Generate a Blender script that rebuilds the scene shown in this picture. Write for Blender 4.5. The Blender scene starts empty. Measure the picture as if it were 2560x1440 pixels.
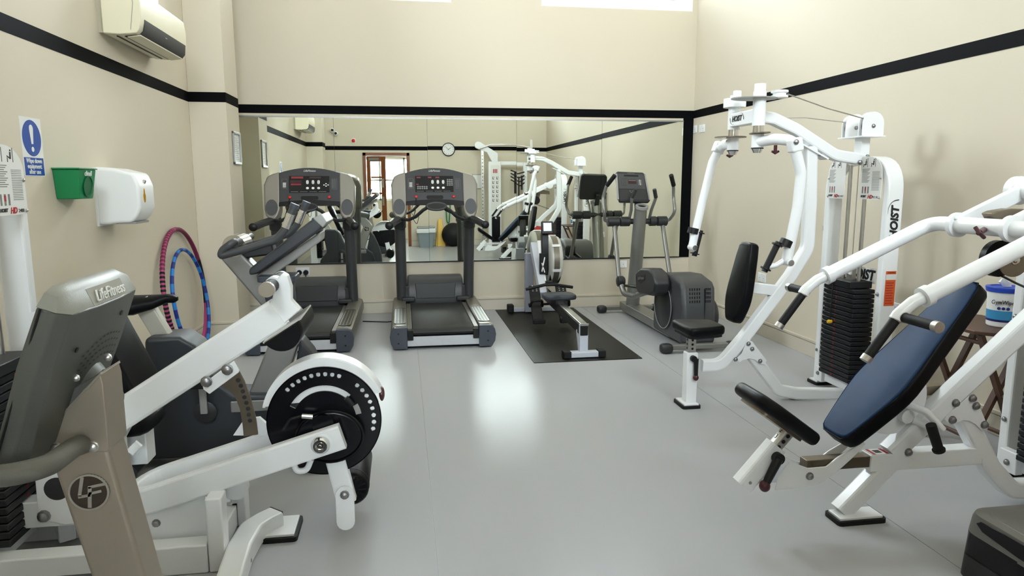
import bpy, bmesh, math, random
from mathutils import Vector, Matrix
random.seed(7)
V = Vector
SC = bpy.context.scene
COL = SC.collection
# ------------------------------------------------------------------ camera
CAM = V((0, 0, 1.45)); FPX = 1733.41; YAW = .1548; PITCH = .1506; ROLL = -.0023
_r0 = V((math.cos(YAW), -math.sin(YAW), 0))
CF = V((math.sin(YAW)*math.cos(PITCH), math.cos(YAW)*math.cos(PITCH), -math.sin(PITCH)))
_u0 = _r0.cross(CF)
CR = _r0*math.cos(ROLL) + _u0*math.sin(ROLL); CU = -_r0*math.sin(ROLL) + _u0*math.cos(ROLL)
cam = bpy.data.cameras.new('camera'); camo = bpy.data.objects.new('camera', cam); COL.objects.link(camo)
camo.matrix_world = Matrix(((CR.x, CU.x, -CF.x, CAM.x), (CR.y, CU.y, -CF.y, CAM.y), (CR.z, CU.z, -CF.z, CAM.z), (0, 0, 0, 1)))
cam.sensor_width = 36; cam.lens = FPX/2560*36; cam.clip_start = .05; cam.clip_end = 100
SC.camera = camo
# ------------------------------------------------------------------ sky and exposure
SC.view_settings.view_transform = 'Standard'; SC.view_settings.look = 'None'
SC.view_settings.gamma = 1; SC.view_settings.use_curve_mapping = False
SC.view_settings.exposure = EXPOSURE = 1.2
wd = bpy.data.worlds.new('sky'); SC.world = wd; wd.use_nodes = True
bg = wd.node_tree.nodes['Background']; bg.inputs[0].default_value = (.86, .925, 1, 1); bg.inputs[1].default_value = SKY = 16.0

def at(x, y, Y=None, X=None, Z=None):            # point of the place seen along a measured direction, on a known plane
    d = CF + CR*((x-1280)/FPX) - CU*((y-720)/FPX)
    t = (Y-CAM.y)/d.y if Y is not None else (X-CAM.x)/d.x if X is not None else (Z-CAM.z)/d.z
    return CAM + d*t
# ------------------------------------------------------------------ materials
def mat(name, col, rough=.5, metal=0, spec=.5, var=0, vscale=8, bump=0, bscale=60, coat=0, emit=None, estr=0, rvar=0):
    m = bpy.data.materials.new(name); m.use_nodes = True; nt = m.node_tree; b = nt.nodes['Principled BSDF']
    c = tuple(col)+(1,)
    b.inputs['Base Color'].default_value = c; b.inputs['Roughness'].default_value = rough
    b.inputs['Metallic'].default_value = metal; b.inputs['Specular IOR Level'].default_value = spec
    b.inputs['Coat Weight'].default_value = coat; b.inputs['Coat Roughness'].default_value = .08
    tc = nt.nodes.new('ShaderNodeTexCoord')
    if var or rvar:
        n = nt.nodes.new('ShaderNodeTexNoise'); n.inputs['Scale'].default_value = vscale; n.inputs['Detail'].default_value = 4
        nt.links.new(tc.outputs['Object'], n.inputs['Vector'])
        if var:
            mx = nt.nodes.new('ShaderNodeMix'); mx.data_type = 'RGBA'
            mx.inputs[6].default_value = tuple(max(0, v*(1-var)) for v in col)+(1,)
            mx.inputs[7].default_value = tuple(min(1, v*(1+var)) for v in col)+(1,)
            nt.links.new(n.outputs['Fac'], mx.inputs[0]); nt.links.new(mx.outputs[2], b.inputs['Base Color'])
        if rvar:
            mr = nt.nodes.new('ShaderNodeMapRange'); mr.inputs['To Min'].default_value = rough-rvar; mr.inputs['To Max'].default_value = rough+rvar
            nt.links.new(n.outputs['Fac'], mr.inputs['Value']); nt.links.new(mr.outputs[0], b.inputs['Roughness'])
    if bump:
        n2 = nt.nodes.new('ShaderNodeTexNoise'); n2.inputs['Scale'].default_value = bscale; n2.inputs['Detail'].default_value = 3
        nt.links.new(tc.outputs['Object'], n2.inputs['Vector'])
        bp = nt.nodes.new('ShaderNodeBump'); bp.inputs['Strength'].default_value = bump; bp.inputs['Distance'].default_value = .002
        nt.links.new(n2.outputs['Fac'], bp.inputs['Height']); nt.links.new(bp.outputs[0], b.inputs['Normal'])
    if emit:
        b.inputs['Emission Color'].default_value = tuple(emit)+(1,); b.inputs['Emission Strength'].default_value = estr
    return m
def srgb(r, g, b):
    f = lambda v: (v/255/12.92) if v/255 <= .04045 else ((v/255+.055)/1.055)**2.4
    return (f(r), f(g), f(b))
M = {}
M['wall'] = mat('wall_paint', srgb(211, 202, 184), .8, spec=.2, bump=.12, bscale=220)
M['ceil'] = mat('ceiling_paint', srgb(235, 230, 218), .8)
M['black_paint'] = mat('black_paint', (.002, .002, .003), .7, spec=.08)
M['skirt'] = mat('skirting_paint', srgb(206, 198, 182), .5, var=.02)
M['white_gloss'] = mat('white_gloss_paint', srgb(240, 240, 240), .4)
M['white'] = mat('white_powder_coat', srgb(236, 238, 240), .32, var=.015, vscale=5, bump=.12, bscale=350, coat=.25)
M['cover'] = mat('white_plastic_cover', srgb(238, 239, 240), .3)
M['chrome'] = mat('chrome', (.75, .74, .72), .16, 1)
M['steel'] = mat('brushed_steel', (.55, .54, .52), .32, 1, var=.08, vscale=30)
M['bolt'] = mat('zinc_bolt', (.33, .33, .34), .35, 1)
M['bronze'] = mat('brown_bare_steel', srgb(124, 113, 98), .36, .75, var=.12, vscale=20)
M['pad'] = mat('black_vinyl', (.003, .003, .004), .4, spec=.14, bump=.12, bscale=300)
M['bluepad'] = mat('navy_vinyl', srgb(30, 57, 92), .5, spec=.2, var=.25, vscale=9, bump=.12, bscale=250)
M['rubber'] = mat('black_rubber', (.008, .008, .009), .6, spec=.3, bump=.2, bscale=200)
M['black'] = mat('black_plastic', (.006, .006, .007), .4, spec=.35)
M['gblack'] = mat('gloss_black', (.004, .004, .006), .22, spec=.35, rvar=.06, vscale=12)
M['iron'] = mat('weight_iron', (.008, .009, .012), .42, spec=.35, var=.3, vscale=12)
M['grey'] = mat('charcoal_plastic', srgb(62, 63, 66), .42, var=.04, bump=.1, bscale=300)
M['dgrey'] = mat('dark_charcoal_plastic', srgb(40, 41, 44), .42, var=.05, bump=.1, bscale=300)
M['bgrey'] = mat('blue_grey_plastic', srgb(62, 68, 79), .42, var=.04)
M['lgrey'] = mat('light_grey_plastic', srgb(150, 150, 148), .38, var=.03)
M['silver'] = mat('silver_paint', srgb(152, 152, 150), .34, .6, var=.05, vscale=20)
M['taupe'] = mat('taupe_metal', srgb(150, 140, 127), .36, .5, var=.04, vscale=6)
M['maroon'] = mat('maroon_plastic', srgb(70, 18, 30), .35)
M['red'] = mat('red_plastic', srgb(200, 20, 24), .3)
M['yellow'] = mat('yellow_plastic', srgb(222, 176, 30), .4)
M['green'] = mat('green_plastic', srgb(14, 128, 76), .35)
M['blue'] = mat('blue_print', srgb(24, 70, 160), .4)
M['paper'] = mat('white_print', srgb(226, 226, 224), .4)
M['ink'] = mat('black_ink', (.01, .01, .012), .5)
M['inkgrey'] = mat('grey_ink', srgb(120, 120, 120), .5)
M['inkw'] = mat('white_ink', srgb(225, 225, 222), .5)
M['redink'] = mat('red_ink', srgb(170, 25, 40), .5)
M['orange'] = mat('orange_print', srgb(214, 92, 34), .45)
M['led'] = mat('red_led', (.08, .004, .008), .4, emit=(1, .02, .05), estr=.06)
M['lcd'] = mat('lcd_screen', srgb(200, 205, 205), .2, emit=(.8, .85, .85), estr=.06)
M['ledoff'] = mat('dark_red_display', srgb(46, 6, 14), .3)
M['wood'] = mat('brown_wood', srgb(80, 52, 38), .45, var=.25, vscale=14)
M['pink'] = mat('pink_foam', srgb(176, 62, 118), .55, var=.05)
M['plum'] = mat('plum_tape', srgb(112, 26, 66), .5)
M['cyan'] = mat('blue_tape', srgb(24, 120, 200), .4)
M['navy'] = mat('dark_blue_tape', srgb(18, 40, 130), .4)
M['matrub'] = mat('mat_rubber', srgb(26, 25, 23), .5, spec=.25, var=.25, vscale=3, bump=.25, bscale=150)
M['belt'] = mat('belt_rubber', srgb(22, 22, 24), .5, var=.2, vscale=5, bump=.25, bscale=400)
# ------------------------------------------------------------------ mesh builder
def basis(d, up=V((0, 0, 1))):
    d = V(d).normalized(); up = V(up)
    if abs(d.dot(up.normalized())) > .999: up = V((0, 1, 0)) if abs(d.y) < .9 else V((1, 0, 0))
    s = d.cross(up).normalized(); return s, s.cross(d).normalized(), d
def fillet(path, r, n=5):
    path = [V(p) for p in path]; out = [path[0]]
    for a, b, c in zip(path, path[1:], path[2:]):
        u = (a-b); w = (c-b); lu, lw = u.length, w.length; u.normalize(); w.normalize()
        ang = u.angle(w)
        if ang > 3.05: out.append(b); continue
        t = min(r/math.tan(ang/2), lu*.49, lw*.49); p0 = b+u*t; p1 = b+w*t
        for i in range(n+1):
            k = i/n; out.append(p0*(1-k)**2 + b*2*k*(1-k) + p1*k*k)
    out.append(path[-1]); return out
def rrect(w, h, r, n=3):
    pts = []
    r = min(r, w/2-1e-5, h/2-1e-5)
    for cx, cy, a0 in ((w/2-r, h/2-r, 0), (-w/2+r, h/2-r, 90), (-w/2+r, -h/2+r, 180), (w/2-r, -h/2+r, 270)):
        for i in range(n+1):
            a = math.radians(a0+90*i/n); pts.append((cx+r*math.cos(a), cy+r*math.sin(a)))
    return pts
def circ(r, n=16): return [(r*math.cos(2*math.pi*i/n), r*math.sin(2*math.pi*i/n)) for i in range(n)]
class MB:
    def __init__(s): s.v = []; s.f = []; s.sm = 40
    def add(s, vs, fs):
        k = len(s.v); s.v += [tuple(v) for v in vs]; s.f += [tuple(i+k for i in f) for f in fs]; return s
    def box(s, c, d, R=None, mn=False):
        c = V(c); hx, hy, hz = d[0]/2, d[1]/2, d[2]/2
        vs = []
        for z in (-hz, hz):
            for x, y in ((-hx, -hy), (hx, -hy), (hx, hy), (-hx, hy)):
                p = V((x, y, z)); vs.append(c + (R @ p if R else p))
        return s.add(vs, [(0, 3, 2, 1), (4, 5, 6, 7), (0, 1, 5, 4), (1, 2, 6, 5), (2, 3, 7, 6), (3, 0, 4, 7)])
    def bb(s, a, b):
        a, b = V(a), V(b); return s.box((a+b)/2, (abs(b.x-a.x), abs(b.y-a.y), abs(b.z-a.z)))
    def bar(s, a, b, w, h, up=(0, 0, 1), r=0, n=2):     # straight rectangular bar, h along up
        return s.sweep([a, b], rrect(w, h, r, n) if r else [(w/2, h/2), (-w/2, h/2), (-w/2, -h/2), (w/2, -h/2)], up)
    def prism(s, pts, vec):
        pts = [V(p) for p in pts]; vec = V(vec); n = len(pts)
        nrm = V((0, 0, 0))
        for i in range(n): nrm += pts[i].cross(pts[(i+1) % n])
        if nrm.dot(vec) > 0: pts.reverse()
        q = [p+vec for p in pts]
        return s.add(pts+q, [tuple(range(n)), tuple(range(2*n-1, n-1, -1))] + [(i, i+n, (i+1) % n+n, (i+1) % n) for i in range(n)])
    def sweep(s, path, prof, up=(0, 0, 1), caps=True, scale=None, closed=False):
        path = [V(p) for p in path]; n = len(prof); N = len(path); vs = []; fs = []
        up = V(up); S = None
        if n == 12 and max(math.hypot(*q) for q in prof)-min(math.hypot(*q) for q in prof) > 1e-4: s.sm = 18
        for i, p in enumerate(path):
            a = path[(i-1) % N] if closed else path[max(i-1, 0)]; b = path[(i+1) % N] if closed else path[min(i+1, N-1)]
            d1 = (p-a); d2 = (b-p)
            d1 = d1.normalized() if d1.length > 1e-9 else d2.normalized(); d2 = d2.normalized() if d2.length > 1e-9 else d1
            t = (d1+d2).normalized()
            if i == 0:
                S, U, _ = basis(t, up)
            else:
                S = (S - t*S.dot(t))
                S = S.normalized() if S.length > 1e-6 else basis(t, up)[0]
                U = S.cross(t).normalized()
            c = max(.35, t.dot(d1)) if 0 < i < N-1 or closed else 1
            # widen in the bend plane
            bd = (d2-d1); k = scale[i] if scale else 1
            for x, y in prof:
                o = S*x*k + U*y*k
                if bd.length > 1e-5:
                    bn = bd.normalized(); bn = (bn - t*bn.dot(t))
                    if bn.length > 1e-6:
                        bn.normalize(); o += bn*(o.dot(bn))*(1/c-1)
                vs.append(p+o)
        R = N if closed else N-1
        for i in range(R):
            for j in range(n):
                a0 = i*n+j; b0 = i*n+(j+1) % n; a1 = ((i+1) % N)*n+j; b1 = ((i+1) % N)*n+(j+1) % n
                fs.append((a0, b0, b1, a1))
        if caps and not closed:
            fs.append(tuple(range(n-1, -1, -1))); fs.append(tuple((N-1)*n+j for j in range(n)))
        return s.add(vs, fs)
    def tube(s, path, r, n=14, fr=0, fn=5, up=(0, 0, 1), closed=False, scale=None):
        if fr: path = fillet(path, fr, fn)
        return s.sweep(path, circ(r, n), up, closed=closed, scale=scale)
    def cyl(s, a, b, r, n=20, r2=None):
        return s.sweep([a, b], circ(1, n), scale=[r, r if r2 is None else r2])
    def lathe(s, o, ax, prof, n=24):                      # prof: (distance along axis, radius)
        o = V(o); S, U, d = basis(ax)
        vs = []; fs = []; m = len(prof)
        for h, r in prof:
            for j in range(n):
                a = 2*math.pi*j/n; vs.append(o+d*h+(S*math.cos(a)+U*math.sin(a))*max(r, 1e-5))
        for i in range(m-1):
            for j in range(n): fs.append((i*n+j, i*n+(j+1) % n, (i+1)*n+(j+1) % n, (i+1)*n+j))
        fs.append(tuple(range(n-1, -1, -1))); fs.append(tuple((m-1)*n+j for j in range(n)))
        return s.add(vs, fs)
    def ring(s, o, ax, ri, ro, t, n=32, a0=0, a1=360, up=(0, 0, 1)):    # flat ring or arc, thickness t along ax
        o = V(o); S, U, d = basis(ax, up); full = abs(a1-a0) >= 359.9
        k = n if full else n+1; vs = []; fs = []
        for i in range(k):
            a = math.radians(a0+(a1-a0)*i/n); e = S*math.cos(a)+U*math.sin(a)
            vs += [o+e*ri, o+e*ro, o+e*ro+d*t, o+e*ri+d*t]
        for i in range(n):
            j = (i+1) % k
            for q in range(4): fs.append((i*4+q, j*4+q, j*4+(q+1) % 4, i*4+(q+1) % 4))
        if not full: fs.append((3, 2, 1, 0)); fs.append((k*4-4, k*4-3, k*4-2, k*4-1))
        return s.add(vs, fs)
    def ell(s, c, r, n=16, m=10, R=None, e=1.0):          # (super)ellipsoid
        c = V(c); vs = []; fs = []
        g = lambda v, p: math.copysign(abs(v)**p, v)
        for i in range(m+1):
            t = -math.pi/2+math.pi*i/m
            for j in range(n):
                a = 2*math.pi*j/n
                p = V((r[0]*g(math.cos(t), e)*g(math.cos(a), e), r[1]*g(math.cos(t), e)*g(math.sin(a), e), r[2]*g(math.sin(t), e)))
                vs.append(c+(R @ p if R else p))
        for i in range(m):
            for j in range(n): fs.append((i*n+j, i*n+(j+1) % n, (i+1)*n+(j+1) % n, (i+1)*n+j))
        return s.add(vs, fs)
    def loft(s, rings, caps=True):
        n = len(rings[0]); fs = []; vs = [p for r in rings for p in r]
        for i in range(len(rings)-1):
            for j in range(n): fs.append((i*n+j, i*n+(j+1) % n, (i+1)*n+(j+1) % n, (i+1)*n+j))
        if caps: fs.append(tuple(range(n-1, -1, -1))); fs.append(tuple((len(rings)-1)*n+j for j in range(n)))
        return s.add(vs, fs)
    def pad(s, outline, nrm, th, r, n=4, sub=1):                 # cushion: flat outline (3D points) thickened along nrm with rounded rims
        o = [V(p) for p in outline]
        for _ in range(sub): o = [q for i in range(len(o)) for q in (o[i]*.75+o[(i+1) % len(o)]*.25, o[i]*.25+o[(i+1) % len(o)]*.75)]
        c = sum(o, V((0, 0, 0)))/len(o); nrm = V(nrm).normalized(); rings = []
        for i in range(n+1):
            a = math.pi/2*i/n; ins = r*(1-math.sin(a)); h = r*(1-math.cos(a)); rings.append((ins, h))
        rings += [(ins, th-h) for ins, h in reversed(rings)]
        R = []
        for ins, h in rings:
            R.append([p + (c-p).normalized()*ins + nrm*h for p in o])
        return s.loft(R)
    def mesh(s, name, smooth=None):
        smooth = s.sm if smooth is None else smooth
        me = bpy.data.meshes.new(name); me.from_pydata(s.v, [], s.f)
        bm = bmesh.new(); bm.from_mesh(me); bmesh.ops.recalc_face_normals(bm, faces=bm.faces); bm.to_mesh(me); bm.free()
        if smooth:
            me.polygons.foreach_set('use_smooth', [True]*len(me.polygons)); me.set_sharp_from_angle(angle=math.radians(smooth))
        return me
def put(name, data, m, parent=None, bev=0, seg=2):
    if isinstance(data, MB): data = data.mesh(name)
    if m is not None and not data.materials: data.materials.append(M[m] if isinstance(m, str) else m)
    o = bpy.data.objects.new(name, data); COL.objects.link(o)
    if parent is not None:
        o.parent = parent; o.matrix_parent_inverse = parent.matrix_basis.inverted()
    if bev:
        b = o.modifiers.new('bevel', 'BEVEL'); b.width = bev; b.segments = seg; b.limit_method = 'ANGLE'; b.angle_limit = math.radians(40); b.harden_normals = True
    return o
def tag(o, label, cat, group=None):
    o['label'] = label; o['category'] = cat
    if group: o['group'] = group
    return o
def thing(name, label, cat, loc=(0, 0, 0), rz=0, group=None):
    o = bpy.data.objects.new(name, None); COL.objects.link(o); o.empty_display_size = .1
    o.location = loc; o.rotation_euler = (0, 0, rz); return tag(o, label, cat, group)
def struct(o): o['kind'] = 'structure'; return o
def kids(o): return [c for c in bpy.data.objects if c.parent == o]
def copy_tree(o, parent=None):
    c = o.copy(); COL.objects.link(c)
    if parent is not None: c.parent = parent; c.matrix_parent_inverse = o.matrix_parent_inverse.copy()
    for ch in kids(o): copy_tree(ch, c)
    return c
def text(body, size, origin, right, up, m, parent=None, name='lettering', depth=.0006, shear=0, align='CENTER', sx=1, bold=0, space=1):
    cu = bpy.data.curves.new('t', 'FONT'); cu.body = body; cu.size = size; cu.align_x = align; cu.align_y = 'CENTER'; cu.extrude = depth; cu.shear = shear
    cu.offset = bold; cu.space_character = space; cu.resolution_u = 3
    to = bpy.data.objects.new('t', cu); COL.objects.link(to); bpy.context.view_layer.update()
    dg = bpy.context.evaluated_depsgraph_get(); me = bpy.data.meshes.new_from_object(to.evaluated_get(dg)); bpy.data.objects.remove(to); bpy.data.curves.remove(cu)
    r = V(right).normalized(); u = V(up); u = (u-r*u.dot(r)).normalized(); n = r.cross(u); o = V(origin)
    me.transform(Matrix(((r.x*sx, u.x, n.x, o.x), (r.y*sx, u.y, n.y, o.y), (r.z*sx, u.z, n.z, o.z), (0, 0, 0, 1))))
    me.name = name; me.materials.clear()
    return put(name, me, m, parent)
_bolt = {}
def bolt(parent, p, n, r=.011, m='bolt', name='bolt'):
    k = (round(r, 4), m)
    if k not in _bolt:
        b = MB(); b.lathe((0, 0, 0), (0, 0, 1), [(0, r*1.35), (r*.25, r*1.35), (r*.3, r*1.05), (r*.9, r), (r*1.15, r*.6), (r*1.2, .0001)], 10)
        me = b.mesh('bolt'); me.materials.append(M[m]); _bolt[k] = me
    o = put(name, _bolt[k], None, None)
    s, u, d = basis(n); p = V(p)
    mw = Matrix(((s.x, u.x, d.x, p.x), (s.y, u.y, d.y, p.y), (s.z, u.z, d.z, p.z), (0, 0, 0, 1)))
    o.parent = parent; o.matrix_parent_inverse = parent.matrix_basis.inverted(); o.matrix_basis = mw
    return o
def arcpts(o, ax, r, a0, a1, n=12, up=(0, 0, 1)):
    o = V(o); S, U, d = basis(ax, up)
    return [o+(S*math.cos(math.radians(a0+(a1-a0)*i/n))+U*math.sin(math.radians(a0+(a1-a0)*i/n)))*r for i in range(n+1)]
def RX(a): return Matrix.Rotation(math.radians(a), 3, 'X')
def RY(a): return Matrix.Rotation(math.radians(a), 3, 'Y')
def RZ(a): return Matrix.Rotation(math.radians(a), 3, 'Z')
def stuff(o): o['kind'] = 'stuff'; return o
# ------------------------------------------------------------------ room shell
XL, XR, YB, YR, ZC = -1.9, 3.365, 7.84, -.57, 5.2
ST, SB = 2.272, 2.184                    # painted black band
SK = .147
def floor_mat():
    m = mat('grey_vinyl_floor', srgb(170, 171, 174), .2, spec=.014)
    nt = m.node_tree; b = nt.nodes['Principled BSDF']; tc = nt.nodes['Texture Coordinate']
    mp = nt.nodes.new('ShaderNodeMapping'); mp.inputs['Scale'].default_value = (3, 9, 1)
    nt.links.new(tc.outputs['Object'], mp.inputs['Vector'])
    n2 = nt.nodes.new('ShaderNodeTexNoise'); n2.inputs['Scale'].default_value = 2.5; n2.inputs['Detail'].default_value = 2
    nt.links.new(mp.outputs[0], n2.inputs['Vector'])
    bp = nt.nodes.new('ShaderNodeBump'); bp.inputs['Strength'].default_value = .1; bp.inputs['Distance'].default_value = .003
    nt.links.new(n2.outputs['Fac'], bp.inputs['Height']); nt.links.new(bp.outputs[0], b.inputs['Normal'])
    return m
M['floor'] = floor_mat()
# vinyl sheets with fine welded seams between them
floor_root = struct(put('floor', MB().bb((XL-.3, YR-2.6, -.12), (XR+.3, YB+.3, -.004)), mat('seam_weld', srgb(182, 183, 186), .5)))
for x0, x1 in ((XL-.3, .0935), (.0965, 2.0515), (2.0545, XR+.3)):
    put('vinyl_sheet', MB().bb((x0, YR-2.6, -.004), (x1, YB+.3, 0)), 'floor', floor_root)
def holes(name, ax, c0, c1, u0, u1, z0, z1, hs, m='wall'):
    """wall slab between c0..c1 along ax, with rectangular openings hs=(ua,ub,za,zb)"""
    b = MB(); us = sorted({u0, u1} | {h[0] for h in hs} | {h[1] for h in hs}); zs = sorted({z0, z1} | {h[2] for h in hs} | {h[3] for h in hs})
    for a, c in zip(us, us[1:]):
        run = None
        for d, e in zip(zs, zs[1:]):
            hit = any(h[0] <= (a+c)/2 <= h[1] and h[2] <= (d+e)/2 <= h[3] for h in hs)
            if hit:
                if run: b.bb(*(((c0, a, run[0]), (c1, c, run[1])) if ax == 'X' else ((a, c0, run[0]), (c, c1, run[1])))); run = None
            else: run = (run[0] if run else d, e)
        if run: b.bb(*(((c0, a, run[0]), (c1, c, run[1])) if ax == 'X' else ((a, c0, run[0]), (c, c1, run[1]))))
    return struct(put(name, b, m))
WZ0, WZ1 = 3.37, 4.95
RZ0, RZ1 = 3.15, 4.65
R1, R2 = (-1.2, -.1), (1.6, 3.25)
W1, W2 = (-1.176, .569), (1.559, 3.304)
LW = (4.75, 6.22, 2.86, 4.2)
DO = (-.79, .115, 0, 2.06)                # door opening in the rear wall
holes('wall_back', 'Y', YB, YB+.32, XL-.3, XR+.3, 0, ZC, [W1+(WZ0, WZ1), W2+(WZ0, WZ1)])
holes('wall_left', 'X', XL-.3, XL, YR-.2, YB, 0, ZC, [LW])
holes('wall_right', 'X', XR, XR+.3, YR-.2, YB, 0, ZC, [])
holes('wall_rear', 'Y', YR-.2, YR, XL, XR, 0, ZC, [DO, R1+(RZ0, RZ1), R2+(RZ0, RZ1)])
struct(put('ceiling', MB().bb((XL-.3, YR-.2, ZC), (XR+.3, YB+.32, ZC+.15)), 'ceil'))
NIBS = ((6.85, 7.35), (.44, .94)); NX = -1.577
for i, (a, b) in enumerate(NIBS):
    struct(put('wall_nib_front' if i == 0 else 'wall_nib_rear', MB().bb((XL, a, 0), (NX, b, ZC)), 'wall', bev=.004))
# windows: splayed white reveals, frame, glass
def glassmat():
    m = bpy.data.materials.new('window_glass'); m.use_nodes = True; nt = m.node_tree; nt.nodes.clear()
    o = nt.nodes.new('ShaderNodeOutputMaterial'); mx = nt.nodes.new('ShaderNodeMixShader'); t = nt.nodes.new('ShaderNodeBsdfTransparent'); g = nt.nodes.new('ShaderNodeBsdfGlossy')
    fr = nt.nodes.new('ShaderNodeFresnel'); fr.inputs[0].default_value = 1.45; g.inputs['Roughness'].default_value = .02
    t.inputs[0].default_value = (.96, .98, .97, 1)
    nt.links.new(fr.outputs[0], mx.inputs[0]); nt.links.new(t.outputs[0], mx.inputs[1]); nt.links.new(g.outputs[0], mx.inputs[2]); nt.links.new(mx.outputs[0], o.inputs[0]); return m
M['glass'] = glassmat()
def window(n, ax, c0, c1, u0, u1, z0, z1, splay=.0, sill=.0):
    """c0 room side, c1 outside; a frame with panes set at c1"""
    P = (lambda u, c, z: V((u, c, z))) if ax == 'Y' else (lambda u, c, z: V((c, u, z)))
    root = MB(); r0 = [(u0, z0), (u1, z0), (u1, z1), (u0, z1)]; r1 = [(u0+splay, z0+sill), (u1-splay, z0+sill), (u1-splay, z1), (u0+splay, z1)]
    out = [(u0, z0), (u1, z0), (u1, z1), (u0, z1)]
    for i in range(4):
        j = (i+1) % 4; q = [P(r0[i][0], c0, r0[i][1]), P(r0[j][0], c0, r0[j][1]), P(r1[j][0], c1, r1[j][1]), P(r1[i][0], c1, r1[i][1])]
        e = [P(out[j][0], c1, out[j][1]), P(out[i][0], c1, out[i][1])]
        root.add(q+e, [(0, 1, 2, 3), (3, 2, 4, 5), (0, 5, 4, 1)])
    w = struct(put('window_%d' % n, root, 'white_gloss'))
    a, b, zz0, zz1 = u0+splay, u1-splay, z0+sill, z1; d = .05 if c1 > c0 else -.05
    f = MB(); t = .055
    for p, q in (((a, zz0), (b, zz0+t)), ((a, zz1-t), (b, zz1)), ((a, zz0), (a+t, zz1)), ((b-t, zz0), (b, zz1)), (((a+b)/2-t/2, zz0), ((a+b)/2+t/2, zz1))):
        f.bb(P(p[0], c1-d, p[1]), P(q[0], c1, q[1]))
    put('window_frame', f, 'white_gloss', w, bev=.004)
    for p, q in ((a+t, (a+b)/2-t/2), ((a+b)/2+t/2, b-t)):
        put('pane', MB().bb(P(p, c1-d*.6, zz0+t), P(q, c1-d*.4, zz1-t)), 'glass', w)
    return w
window(1, 'Y', YB, YB+.3, *W1, WZ0, WZ1, .1, .2)
window(2, 'Y', YB, YB+.3, *W2, WZ0, WZ1, .1, .2)
window(5, 'Y', YR, YR-.19, *R1, RZ0, RZ1, .03, .05)
window(6, 'Y', YR, YR-.19, *R2, RZ0, RZ1, .03, .05)
window(3, 'X', XL, XL-.28, LW[0], LW[1], LW[2], LW[3], .06, .1)
for nm, loc, rot, sx, sy in (('daylight_portal', ((W1[0]+W1[1])/2, YB+.31, 4.26), (90, 0, 180), 1.55, 1.36), ('daylight_portal', ((W2[0]+W2[1])/2, YB+.31, 4.26), (90, 0, 180), 1.55, 1.36),
                             ('daylight_portal', ((R1[0]+R1[1])/2, YR-.195, 3.92), (90, 0, 0), 1.04, 1.4), ('daylight_portal', ((R2[0]+R2[1])/2, YR-.195, 3.92), (90, 0, 0), 1.6, 1.4),
                             ('daylight_portal', (XL-.29, (LW[0]+LW[1])/2, 3.58), (90, 0, -90), 1.35, 1.2)):
    l = bpy.data.lights.new(nm, 'AREA'); l.shape = 'RECTANGLE'; l.size = sx; l.size_y = sy; l.cycles.is_portal = True
    o = bpy.data.objects.new(nm, l); COL.objects.link(o); o.location = loc; o.rotation_euler = [math.radians(a) for a in rot]
# painted black band all round
b = MB(); e = .002
trims = [((XL, .94, SB), (XL+e, 6.85, ST)), ((XL, 6.85-e, SB), (NX+e, 6.85, ST)), ((NX, 6.85, SB), (NX+e, 7.35, ST)), ((XL, 7.35, SB), (NX+e, 7.35+e, ST)), ((XL, 7.35, SB), (XL+e, YB, ST)),
         ((XL, YB-e, SB), (XR, YB, ST)), ((XR-e, YR, SB), (XR, YB, ST)), ((XL, YR, SB), (XR, YR+e, ST)), ((XL, .94, SB), (NX+e, .94+e, ST)), ((NX, .44, SB), (NX+e, .94, ST)), ((3.24, YB-e, .566), (XR, YB, SB))]
for i, (a, c) in enumerate(trims): struct(put('trim_%d' % (i+1), MB().bb(a, c), 'black_paint'))
# skirting boards with a bead along the top
def skirt(name, segs):
    b = MB()
    for (x0, y0), (x1, y1), (nx, ny) in segs:
        for z0, z1, t in ((0, SK-.03, .016), (SK-.03, SK-.022, .010), (SK-.022, SK, .02)):
            b.bb((min(x0, x1)+(min(nx*t, 0) if nx else 0), min(y0, y1)+(min(ny*t, 0) if ny else 0), z0), (max(x0, x1)+(max(nx*t, 0) if nx else 0), max(y0, y1)+(max(ny*t, 0) if ny else 0), z1))
    struct(put(name, b, 'skirt', bev=.003))
skirt('baseboard_back', [((XL, YB), (XR, YB), (0, -1))])
skirt('baseboard_right', [((XR, YR), (XR, YB), (-1, 0))])
skirt('baseboard_left', [((XL, .94), (XL, 6.85), (1, 0)), ((XL, 6.85), (NX, 6.85), (0, -1)), ((NX, 6.85), (NX, 7.35), (1, 0)), ((XL, 7.35), (XL, YB), (1, 0)), ((XL, .94), (NX, .94), (0, 1)), ((NX, .44), (NX, .94), (1, 0))])
skirt('baseboard_rear', [((NX, YR), (DO[0]-.06, YR), (0, 1)), ((DO[1]+.06, YR), (XR, YR), (0, 1))])
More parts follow.
